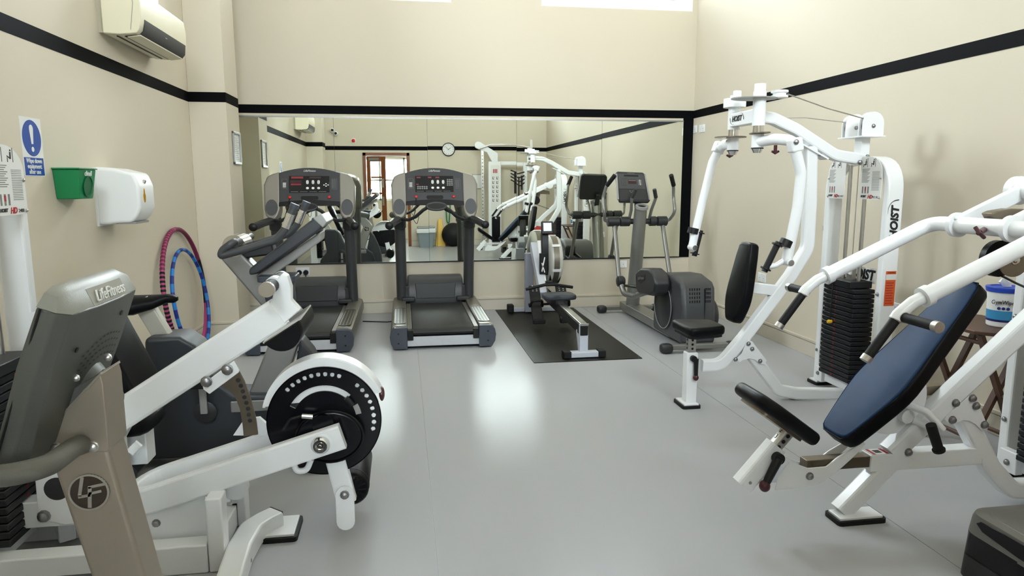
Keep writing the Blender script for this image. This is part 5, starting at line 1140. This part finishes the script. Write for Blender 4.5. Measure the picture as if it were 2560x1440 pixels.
# ------------------------------------------------------------------ upright bike behind the leg machine
M['slate'] = mat('slate_shroud', srgb(46, 49, 55), .45, var=.05, bump=.1, bscale=250)
by = 3.72
bk = thing('upright_exercise_bike', 'slate grey upright exercise bike with black saddle, behind the leg curl machine', 'exercise bike', (-.9, by, 0), group='upright exercise bikes')
body = [(-1.40, .05), (-1.38, .18), (-1.27, .32), (-1.3, .5), (-1.29, .69), (-1.12, .695), (-1.05, .64), (-.97, .46), (-.88, .38), (-.6, .36), (-.5, .3), (-.44, .05)]
put('shroud', MB().prism([(x, by-.11, z) for x, z in body], (0, .22, 0)), 'slate', bk, bev=.025, seg=3)
fin = [(-.68, .06), (-.6, .4), (-.545, .655), (-.49, .58), (-.42, .42), (-.375, .25), (-.36, .06)]
put('front_fin', MB().prism([(x, by-.075, z) for x, z in fin], (0, .15, 0)), 'slate', bk, bev=.02, seg=3)
pst = [(-.93, 1.095), (-.86, 1.15), (-.55, .80), (-.515, .745), (-.53, .7), (-.655, .345), (-.83, .345), (-.66, .73)]
put('frame_post', MB().prism([(x, by-.06, z) for x, z in pst], (0, .12, 0)), 'silver', bk, bev=.012, seg=2)
put('post_rail', MB().bb((-.9, by-.115, .285), (-.62, by+.115, .345)), 'silver', bk, bev=.006)
def lf_badge(root, c, r, rt, up):
    c = V(c); rt = V(rt).normalized(); up = V(up).normalized(); n = rt.cross(up)
    b_ = put('badge', MB().lathe(c, n, [(0, r), (r*.03, r)], 36), mat('badge_brown', srgb(64, 54, 46), .35, .4) if 'badge_brown' not in bpy.data.materials else bpy.data.materials['badge_brown'], root)
    put('badge_rim', MB().ring(c, n, r*.9, r, r*.07, 40), 'steel', b_)
    P = lambda x, y: c+rt*x*r+up*y*r+n*r*.03
    for (x0, y0), (x1, y1), w in (((-.04, .88), (-.52, -.2), .17), ((-.6, -.24), (.02, -.16), .15), ((.14, .3), (-.24, -.88), .19), ((.06, .28), (.93, .42), .15), ((-.02, -.08), (.62, .03), .14)):
        put('badge_letter', MB().bar(P(x0, y0)+n*r*.012, P(x1, y1)+n*r*.012, w*r, r*.03, n), 'steel', b_)
lf_badge(bk, (-.607, by-.0605, .69), .046, (1, 0, 0), (0, 0, 1)); lf_badge(bk, (-.607, by+.0605, .69), .046, (-1, 0, 0), (0, 0, 1))
for y, s in ((by-.12, -1), (by+.12, 1)):
    co2 = V((-1.02, y, .30))
    put('crank_disc', MB().lathe(co2, (0, s, 0), [(0, .056), (.008, .056), (.012, .05)], 28), 'dgrey', bk)
    cr = put('crank_arm', MB().bar(co2+V((0, s*.025, -.0)), co2+V((0, s*.03, .17*(-s))), .034, .02, (0, 1, 0), .006), 'lgrey', bk)
    pdl = put('pedal', MB().bb(co2+V((-.05, s*.04, .155*(-s))), co2+V((.05, s*.13, .19*(-s)))), 'rubber', bk, bev=.006)
    put('pedal_strap', MB().tube([co2+V((-.045, s*.05, .17*(-s))), co2+V((-.04, s*.08, .17*(-s)+.07)), co2+V((.03, s*.08, .17*(-s)+.07)), co2+V((.045, s*.12, .17*(-s)))], .008, 8, fr=.03), 'black', pdl)
put('seat_post', MB().bar((-1.225, by, .66), (-1.325, by, .87), .06, .085, (1, 0, 0), .008), mat('cream_alloy', srgb(196, 194, 184), .4, .3), bk)
# saddle
rings = []
for x, hw, zt_, th in [(-1.5, .05, .87, .04), (-1.48, .1, .885, .06), (-1.42, .12, .895, .085), (-1.34, .1, .892, .085), (-1.26, .055, .892, .06), (-1.2, .034, .893, .045), (-1.165, .028, .888, .04), (-1.15, .012, .878, .02)]:
    rings.append([V((x, by+hw*math.copysign(abs(math.cos(a))**.7, math.cos(a)), zt_-th/2+th/2*math.copysign(abs(math.sin(a))**.7, math.sin(a))-.02*abs(math.cos(a))*(hw > .04))) for a in [2*math.pi*i/16 for i in range(16)]])
put('saddle', MB().loft(rings), 'pad', bk)
for x, z in ((-1.36, .06), (-.48, .05)):
    put('stabiliser', MB().cyl((x, by-.26, .045), (x, by+.26, .045), .03, 14), 'slate', bk)
    for s in (-1, 1): put('stabiliser_foot', MB().ell((x, by+s*.26, .042), (.042, .045, .042), 14, 10), 'bgrey', bk)
# handlebars
for s in (-1, 1):
    Yg = by+s*.21
    G = (lambda x, y: at(x, y, Y=by-.21)+V((0, Yg-(by-.21), 0)))
    hbp = [V((-.84, by+s*.05, 1.145)), G(585, 604), G(556, 626), G(552, 640), G(610, 624), G(690, 600), G(712, 574), G(737, 512)]
    g = put('handlebar', MB().tube(hbp, .019, 14, fr=.06), 'grey', bk)
    put('grip_end', MB().cyl(G(734, 520), G(738, 510), .022, 14), 'bgrey', g); put('pulse_plate', MB().cyl(G(714, 570), G(728, 535), .0205, 14), 'chrome', g)
put('bar_clamp', MB().cyl((-.84, by-.09, 1.14), (-.84, by+.09, 1.14), .055, 22), 'chrome', bk)
put('stem', MB().bar((-.9, by, 1.09), (-.66, by, 1.12), .1, .06), 'dgrey', bk, bev=.012)
# console seen edge-on
ca, cb = V((-.76, by, 1.0)), V((-.385, by, 1.275)); cdv = (cb-ca).normalized(); cnv = V((-cdv.z, 0, cdv.x))
c_ = put('console', MB().prism([ca+cdv*u+cnv*v_+V((0, -.17, 0)) for u, v_ in [(0, .0), (.02, .025), (.42, .034), (.465, .026), (.46, -.02), (.4, -.03), (.04, -.02)]], (0, .34, 0)), 'slate', bk, bev=.012)
put('console_tip', MB().prism([ca+cdv*u+cnv*v_+V((0, -.172, 0)) for u, v_ in [(.42, .037), (.468, .028), (.463, -.022), (.43, -.029)]], (0, .344, 0)), 'lgrey', c_, bev=.006)
put('console_back', MB().prism([ca+cdv*u+cnv*v_+V((0, -.1, 0)) for u, v_ in [(.0, -.02), (.4, -.036), (.37, -.075), (.05, -.07)]], (0, .2, 0)), 'lgrey', c_, bev=.01)
put('console_screen', MB().prism([ca+cdv*u+cnv*v_+V((0, -.13, 0)) for u, v_ in [(.06, .0275), (.4, .0355), (.4, .0325), (.06, .0245)]], (0, .26, 0)), 'gblack', c_)
# accessory tray
tq = V((-.63, by-.1, .965))
put('tray_rim', MB().prism([tq+V((x, y, 0)) for x, y in rrect(.185, .17, .02, 3)], (0, 0, .03)), 'bgrey', bk, bev=.006)
put('tray_cup', MB().loft([[tq+V((x, y, z)) for x, y in rrect(w, w*.9, .03, 3)] for w, z in ((.08, -.17), (.12, -.14), (.155, 0))]), 'bgrey', bk)
# ------------------------------------------------------------------ upright bike in the near left corner, seen from its front
b1y = 1.55
b1 = thing('upright_exercise_bike', 'taupe upright exercise bike cut by the frame edge, back of console showing', 'exercise bike', (-.6, b1y, 0), group='upright exercise bikes')
Q = lambda x, y, Y=b1y-.05: at(x, y, Y=Y)
def pr1(name, pts, Y0, th, m, par=b1, **k): return put(name, MB().prism([at(x, y, Y=Y0) for x, y in pts], (0, th, 0)), m, par, **k)
def ext(a, b, k): return (a[0]+(b[0]-a[0])*k, a[1]+(b[1]-a[1])*k)
lb, rb = ext((121, 1138), (225, 1440), 2.1), ext((257, 1076), (361, 1440), 1.75)
pr1('post', [(110, 1090), (215, 960), (247, 1040), (257, 1076), rb, lb, (121, 1138)], b1y-.05, .09, 'taupe', bev=.01, seg=3)
pr1('post_bracket', [(104, 1090), (150, 1045), (250, 934), (258, 960), (273, 1125), (268, 1131), (218, 1131), (209, 1121), (204, 1103), (195, 1095), (185, 1096), (160, 1115), (128, 1137), (121, 1137)], b1y-.054, .098, 'taupe', bev=.003)
for x, y in ((141, 1119), (233, 1116)): bolt(b1, at(x, y, Y=b1y-.054), NY, .009, 'steel')
lf_badge(b1, at(223, 1230, Y=b1y-.0515), .040, (1, 0, 0), (-.25, 0, 1))
# handlebar curling out toward the viewer
hb1 = [at(215, 1108, Y=b1y-.03), at(185, 1118, Y=b1y-.09), at(120, 1165, Y=b1y-.22), at(40, 1186, Y=b1y-.26), at(-60, 1196, Y=b1y-.24), at(-200, 1180, Y=b1y-.2)]
put('handlebar', MB().tube(hb1, .0205, 18, fr=.09, fn=8), mat('taupe_foam', srgb(92, 90, 82), .7, bump=.2, bscale=300), b1)
hb2 = [V((p.x-.02, b1y+(b1y-p.y)*(.55 if i_ < 3 else .9), p.z)) for i_, p in enumerate(hb1)]; put('handlebar', MB().tube(hb2, .0205, 18, fr=.09, fn=8), bpy.data.materials['taupe_foam'], b1)
# console: slab leaning toward the rider on the left
Yn1, W1_ = 1.385, .33
e0, e1 = at(62, 1150, Y=Yn1), at(178, 788, Y=Yn1); cu = (e1-e0).normalized(); cn_ = V((-cu.z, 0, cu.x))    # cn_ faces the rider (-x)
LU = (e1-e0).length
def K(u, w, d): return e0+cu*u+V((0, w, 0))+cn_*d
M['cons'] = mat('olive_grey_plastic', srgb(80, 81, 76), .42, var=.03, bump=.15, bscale=350)
M['consl'] = mat('pale_grey_plastic', srgb(128, 128, 119), .4, var=.03, bump=.15, bscale=350)
rings = []
for u, i0, dd in [(-.08, .09, .03), (-.05, .05, .012), (0, .02, .0), (LU*.6, .0, .0), (LU, .005, .0)]:
    rings.append([K(u, i0, dd), K(u, W1_*.35, dd-.006), K(u, W1_*.65, dd-.006), K(u, W1_-i0, dd), K(u, W1_-i0+.02, dd+.02), K(u, W1_-i0+.02, .055), K(u, i0-.02, .055), K(u, i0-.02, dd+.02)])
con = put('console', MB().loft(rings), 'cons', b1, bev=.004)
# pale bevel along the top with the maker's name
bv = [K(LU, .005, 0), K(LU, W1_-.005, 0), K(LU+.012, W1_+.012, .02), K(LU+.04, W1_+.0, .05), K(LU+.052, W1_*.5, .058), K(LU+.04, 0, .05), K(LU+.012, -.012, .02)]
tpq = [K(LU+.005, W1_+.015, .055), K(LU+.005, -.015, .055)]
put('console_crown', MB().loft([[K(LU, .005, 0), K(LU, W1_-.005, 0), K(LU, W1_+.015, .02), K(LU, W1_+.015, .055), K(LU, -.015, .055), K(LU, -.015, .02)], [K(LU+.03, .03, .022), K(LU+.03, W1_-.03, .022), K(LU+.025, W1_, .03), K(LU+.025, W1_, .055), K(LU+.025, 0, .055), K(LU+.025, 0, .03)], [K(LU+.04, .05, .045), K(LU+.04, W1_-.05, .045), K(LU+.035, W1_-.03, .05), K(LU+.035, W1_-.03, .056), K(LU+.035, .03, .056), K(LU+.035, .03, .05)]]), 'consl', con)
upb = (K(LU+.03, .1, .022)-K(LU, .1, 0)).normalized()
bdg = [K(LU, .1, 0), K(LU, W1_-.06, 0), K(LU+.03, W1_-.07, .022), K(LU+.03, .09, .022)]
put('name_plate', MB().prism([p-cn_*.0006-upb*0 for p in bdg], (bdg[1]-bdg[0]).normalized().cross((bdg[3]-bdg[0]).normalized())*-.0015), mat('name_plate_grey', srgb(158, 157, 148), .4), con)
text('LifeFitness', .034, K(LU+.015, W1_*.56, .0105)-cn_*.0035, (0, 1, 0), upb, 'inkw', con, 'brand_lettering', shear=.3, depth=.0012)
vs_ = MB()
for r in range(4):
    for c in range(11):
        w = .1+c*.017; u = LU*.63-.016*r+.025*math.sin(math.pi*c/10*.8)
        vs_.add([K(u, w, -.0075), K(u, w+.01, -.0075), K(u+.004, w+.01, -.0075), K(u+.004, w, -.0075)], [(0, 1, 2, 3)])
stuff(put('vent_slots', vs_, 'black', con))
for u, w in ((LU*.72, .06), (LU*.86, .25)): put('screw_hole', MB().cyl(K(u, w, -.0062), K(u, w, -.0085), .006, 12), 'black', con)
put('console_seam', MB().tube([K(-.02, -.004, .046), K(LU, -.019, .046)], .0025, 6), 'black', con)
put('mount_boss', MB().loft([[K(LU*.0+.075*(.5+.5*math.sin(a))*2, .2+.07*math.cos(a), -.002) for a in [2*math.pi*i/20 for i in range(20)]], [K(LU*.0+.066*(.5+.5*math.sin(a))*2+.005, .2+.058*math.cos(a), -.022) for a in [2*math.pi*i/20 for i in range(20)]]]), 'cons', con)
pr1('console_neck', [(106, 1092), (252, 936), (258, 928), (160, 985), (84, 1066), (76, 1105)], b1y-.046, .092, 'cons', bev=.004)
for x, y in ((270, 893), (190, 945), (153, 1015), (116, 1055)): bolt(b1, at(x, y, Y=b1y-.056), NY, .006, 'steel')
pr1('mount_strip', [(103, 1089), (250, 932), (253, 937), (106, 1094)], b1y-.056, .1, 'taupe')
put('shroud', MB().prism([(-1.25, b1y-.11, .05), (-1.2, b1y-.11, .3), (-1.22, b1y-.11, .6), (-1.08, b1y-.11, .6), (-.9, b1y-.11, .4), (-.62, b1y-.11, .42), (-.45, b1y-.11, .52), (-.3, b1y-.11, .35), (-.26, b1y-.11, .05)], (0, .22, 0)), 'slate', b1, bev=.025)
put('seat_post', MB().bar((-1.15, b1y, .55), (-1.24, b1y, .85), .06, .085, (1, 0, 0)), 'lgrey', b1)
put('saddle', MB().ell((-1.28, b1y, .89), (.15, .1, .04), 18, 10), 'pad', b1)
for x in (-1.2, -.34): put('stabiliser', MB().cyl((x, b1y-.26, .045), (x, b1y+.26, .045), .03, 14), 'slate', b1)
for s in (-1, 1): put('crank_arm', MB().bar((-.85, b1y+s*.14, .3), (-.85, b1y+s*.14, .3+s*.15), .034, .02, (0, 1, 0)), 'lgrey', b1); put('pedal', MB().bb((-.9, b1y+s*.15, .28+s*.15), (-.8, b1y+s*.25, .31+s*.15)), 'rubber', b1)
# ------------------------------------------------------------------ wall fittings on the left
EX = V((1, 0, 0))
ac = thing('air_conditioner', 'cream wall mounted air conditioner above the black band, left wall', 'air conditioner', (XL, 5.47, 2.4), group='air conditioners')
def aircon(root, y0, y1):
    M.setdefault('accream', mat('aged_cream_plastic', srgb(222, 216, 190), .35, var=.02))
    pf = [(0, 2.405), (0, 2.70), (.2, 2.705), (.228, 2.68), (.238, 2.6), (.235, 2.49), (.222, 2.435), (.2, 2.41), (.1, 2.4)]
    b_ = put('casing', MB().prism([(XL+.03+x, y0, z) for x, z in pf], (0, y1-y0, 0)), 'accream', root, bev=.008, seg=3)
    put('back_plate', MB().bb((XL, y0+.02, 2.41), (XL+.032, y1-.02, 2.69)), mat('ac_grey', srgb(176, 170, 150), .5) if 'ac_grey' not in bpy.data.materials else bpy.data.materials['ac_grey'], root)
    put('outlet', MB().prism([(XL+.03+x, y0+.06, z) for x, z in [(.2395, 2.505), (.232, 2.435), (.205, 2.402), (.19, 2.41), (.225, 2.5)]], (0, y1-y0-.1, 0)), 'dgrey', b_)
    put('louvre', MB().prism([(XL+.03+x, y0+.05, z) for x, z in [(.21, 2.402), (.13, 2.39), (.13, 2.396), (.21, 2.409)]], (0, y1-y0-.1, 0)), 'accream', b_)
    put('outlet_slot', MB().bb((XL+.14, y0+.06, 2.3965), (XL+.165, y1-.06, 2.4)), 'black', b_); put('outlet_slot', MB().bb((XL+.09, y0+.06, 2.3965), (XL+.1, y1-.06, 2.402)), 'black', b_)
    put('end_seam', MB().tube([(XL+.2, y0-.001, 2.7), (XL+.225, y0-.001, 2.6), (XL+.2, y0-.001, 2.43)], .0015, 5, fr=.08), 'inkgrey', b_)
    put('maker_mark', MB().bb((XL+.262, (y0+y1)/2-.02, 2.468), (XL+.2665, (y0+y1)/2+.02, 2.474)), 'inkgrey', b_)
aircon(ac, 4.98, 5.95)
ac2 = thing('air_conditioner', 'second cream air conditioner on the left wall, seen only in the mirror', 'air conditioner', (XL, 2.2, 2.4), group='air conditioners'); aircon(ac2, 1.55, 2.5)
# wipe-down sign
sg = thing('safety_sign', 'blue and white sign asking to wipe down equipment, left wall', 'sign', (XL, 4.025, 1.49))
sy0, sy1 = 3.92, 4.13; xs_ = XL+.001
bs = put('sign_sheet', MB().bb((XL, sy0, 1.49), (xs_, sy1, 1.79)), 'paper', sg)
put('blue_disc', MB().lathe((xs_, 4.025, 1.685), EX, [(0, .093), (.0006, .093)], 48), 'blue', bs)
put('exclamation_bar', MB().prism([(xs_+.0006, 4.025+y, z) for y, z in [(-.009, 1.655), (-.019, 1.73)]+[(-.019*math.cos(a), 1.735+.019*math.sin(a)) for a in [math.pi*i/8 for i in range(9)]]+[(.019, 1.73), (.009, 1.655)]], (.0006, 0, 0)), 'paper', bs)
put('exclamation_dot', MB().lathe((xs_+.0006, 4.025, 1.628), EX, [(0, .013), (.0006, .013)], 20), 'paper', bs)
put('blue_panel', MB().bb((xs_, sy0+.008, 1.494), (xs_+.0006, sy1-.008, 1.585)), 'blue', bs)
for k, w_ in enumerate(('Wipe down', 'equipment', 'after use')): text(w_, .033, (xs_+.0012, 4.025, 1.568-.028*k), (0, 1, 0), (0, 0, 1), 'paper', bs, 'sign_lettering', bold=.0006)
# green wipes dispenser
gd2 = thing('wipes_dispenser', 'green wall mounted wipes dispenser with a round opening', 'dispenser', (XL, 4.33, 1.36))
def gr(x1, ya, yb, z): return [V((XL, ya, z)), V((x1, ya+.006, z)), V((x1+.004, yb-.05, z)), V((XL+.05, yb, z)), V((XL, yb, z))]
gb_ = put('box_body', MB().loft([gr(XL+.115, 4.225, 4.45, 1.365), gr(XL+.135, 4.205, 4.47, 1.53)]), 'green', gd2, bev=.006)
put('box_rim', MB().loft([gr(XL+.141, 4.197, 4.478, 1.53), gr(XL+.141, 4.197, 4.478, 1.538)]), 'green', gd2, bev=.002)
put('opening', MB().lathe((XL+.128, 4.325, 1.435), V((1, .015, -.12)), [(0, .06), (.004, .06), (.0045, .054), (-.004, .053)], 32), mat('dark_green', srgb(10, 96, 54), .5), gb_)
text('clinell', .04, (XL+.141, 4.31, 1.507), (0, 1, 0), (.12, 0, 1), 'inkw', gb_, 'brand_lettering', bold=.0008)
# paper towel dispenser
td = thing('paper_towel_dispenser', 'white paper towel dispenser with amber level window on the left wall', 'dispenser', (XL, 4.84, 1.19))
pf = [(0, 1.195), (0, 1.555), (.12, 1.545), (.235, 1.515), (.262, 1.44), (.262, 1.3), (.235, 1.24), (.2, 1.205), (.09, 1.2), (.07, 1.195)]
cvr = put('cover', MB().prism([(XL+x, 4.72, z) for x, z in pf], (0, .27, 0)), 'cover', td, bev=.022, seg=4)
put('back_plate', MB().bb((XL, 4.715, 1.185), (XL+.012, 4.99, 1.55)), 'cover', td)
put('paper_slot', MB().bb((XL+.1, 4.74, 1.196), (XL+.22, 4.97, 1.21)), 'lgrey', td)
put('level_window', MB().prism([(XL+.2615, 4.80+.02*math.sin(a)*(1 if math.cos(a) < .3 else .6), 1.375+.045*math.cos(a)) for a in [2*math.pi*i/20 for i in range(20)]], (.0025, 0, 0)), mat('amber_window', srgb(190, 140, 20), .2), cvr)
put('lock', MB().cyl((XL+.25, 4.83, 1.465), (XL+.264, 4.83, 1.46), .012, 14), 'steel', cvr)
# poster frame on the nib
pfm = thing('snap_frame', 'slim silver snap frame with a white notice on the pillar', 'picture frame', (NX, 7.15, 1.63))
for a, c in (((NX, 7.0, 1.63), (NX+.018, 7.3, 1.655)), ((NX, 7.0, 1.915), (NX+.018, 7.3, 1.94)), ((NX, 7.0, 1.63), (NX+.018, 7.03, 1.94)), ((NX, 7.27, 1.63), (NX+.018, 7.3, 1.94))): put('frame_bar', MB().bb(a, c), 'silver', pfm, bev=.005)
sh = put('notice', MB().bb((NX, 7.03, 1.655), (NX+.004, 7.27, 1.915)), 'paper', pfm); nt_ = MB()
for k in range(12): nt_.bb((NX+.004, 7.05, 1.68+k*.018), (NX+.0045, 7.25-.03*(k % 3), 1.684+k*.018))
stuff(put('print_lines', nt_, 'inkgrey', sh))
# hula hoops against the wall
def hoop(name, label, c, r, tr, cols, nseg, lean):
    t = thing(name, label, 'hula hoop', c, group='hula hoops'); c = V(c)
    P = lambda a: c+V((-math.sin(math.radians(lean))*r*math.sin(a), r*math.cos(a), math.cos(math.radians(lean))*r*math.sin(a)))
    for k, (a0, a1, m, bump) in enumerate(cols):
        n = max(3, int(abs(a1-a0)/6)); put('hoop_section', MB().tube([P(math.radians(a0+(a1-a0)*i/n)) for i in range(n+1)], tr*(1.0 if not bump else 1.06), 10), m, t)
    return t, P
h1, P1 = hoop('hula_hoop', 'large pink and black foam hula hoop leaning on the left wall', (-1.825, 6.13, .547), .53, .018, [(25, 95, 'plum', 0), (-20, 25, 'rubber', 0), (-75, -20, 'pink', 0), (95, 285, 'pink', 0)], 60, 5)
for k in range(46):
    a = math.radians(100+k*3.7); d = math.radians(1.0)
    put('grip_band', MB().tube([P1(a-d), P1(a+d)], .0195, 10), 'rubber' if k > 14 else 'plum', h1)
put('hoop_joint', MB().ell(P1(math.radians(232)), (.024, .035, .028)), mat('grey_joint', srgb(90, 84, 82), .6), h1)
nb_ = 40
hoop('hula_hoop', 'smaller blue striped hula hoop leaning inside the pink one', (-1.785, 6.13, .47), .435, .0155, [(k*360/nb_, (k+1)*360/nb_, 'cyan' if k % 2 else 'navy', 0) for k in range(nb_)], 60, 7)
# sockets and plugs
def socket(label, p, right, up=V((0, 0, 1)), gangs=2, plugs=0, w=None):
    p = V(p); right = V(right); n = right.cross(up); w = w or (.146 if gangs == 2 else .086)
    t = thing('wall_socket', label, 'socket', p, group='wall sockets')
    def plate(name, u0, u1, v0, v1, d0, d1, m, par, bev=.0):
        b_ = MB(); q = [p+right*u+up*v_+n*d for d in (d0, d1) for u, v_ in ((u0, v0), (u1, v0), (u1, v1), (u0, v1))]
        b_.add(q, [(0, 3, 2, 1), (4, 5, 6, 7), (0, 1, 5, 4), (1, 2, 6, 5), (2, 3, 7, 6), (3, 0, 4, 7)]); return put(name, b_, m, par, bev=bev)
    fp = plate('face_plate', -w/2, w/2, -.043, .043, 0, .01, 'cover', t, .003)
    for g in range(gangs):
        u = (g-(gangs-1)/2)*.07
        for a, b_, c, d in ((u-.004, u+.004, .012, .02), (u-.016, u-.009, -.01, -.006), (u+.009, u+.016, -.01, -.006)): plate('pin_slot', a, b_, c-.02, d-.02, .01, .0105, 'inkgrey', fp)
        plate('rocker', u-.008, u+.008, .018, .034, .01, .014, 'cover', fp)
        if g < plugs:
            q = p+right*u+up*(-.012)
            pg = thing('mains_plug', 'black plug with its lead in the socket under the mirror, %s one' % ('left' if g == 0 else 'right'), 'plug', q, group='mains plugs')
            put('plug_body', MB().lathe(q+n*.0145, n, [(0, .028), (.02, .027), (.03, .02)], 18), 'black', pg)
            put('lead', MB().tube([q+n*.035, q+n*.045-up*.04, q+n*.04-up*.2, q+n*.03-up*.5], .005, 8, fr=.03), 'black', pg)
bx = at(757, 678, Y=YB); socket('white double socket with two black plugs below the mirror', bx, (1, 0, 0), plugs=2)
socket('white single socket low on the back wall behind the cross trainer', at(1558, 660, Y=YB), (1, 0, 0), gangs=1)
socket('white socket high on the right wall, nearest the mirror edge', at(1739, 323, X=XR), (0, -1, 0), gangs=1)
socket('white double socket high on the right wall near the mirror', at(1756, 321, X=XR), (0, -1, 0))
socket('white double socket on the right wall behind the back pad of the fly machine', at(1906, 694, X=XR), (0, -1, 0))
socket('white double socket on the right wall behind the fly machine tower', at(2250, 775, X=XR), (0, -1, 0))
tag(put('power_cable', MB().tube([(-.45, 7.35, .006), (-.2, 7.28, .006), (-.1, 7.3, .006)], .006, 8), 'black'), 'black power cable lying on the floor between the treadmills', 'cable')

s2 = copy_tree(sg); s2['label'] = 'second wipe down sign on the right wall, seen only in the mirror'; s2['group'] = 'wipe down signs'; sg['group'] = 'wipe down signs'
s2.location = (XR, 2.87, 1.36); s2.rotation_euler = (0, 0, math.pi)
np_ = tag(put('printed_notice', MB().bb((XR-.002, 2.5, 1.38), (XR, 2.7, 1.66)), 'paper'), 'white printed notice beside the sign on the right wall', 'notice')
nl = MB()
for k in range(9): nl.bb((XR-.0026, 2.53, 1.42+k*.022), (XR-.002, 2.67-.03*(k % 2), 1.426+k*.022))
stuff(put('print_lines', nl, 'inkgrey', np_))
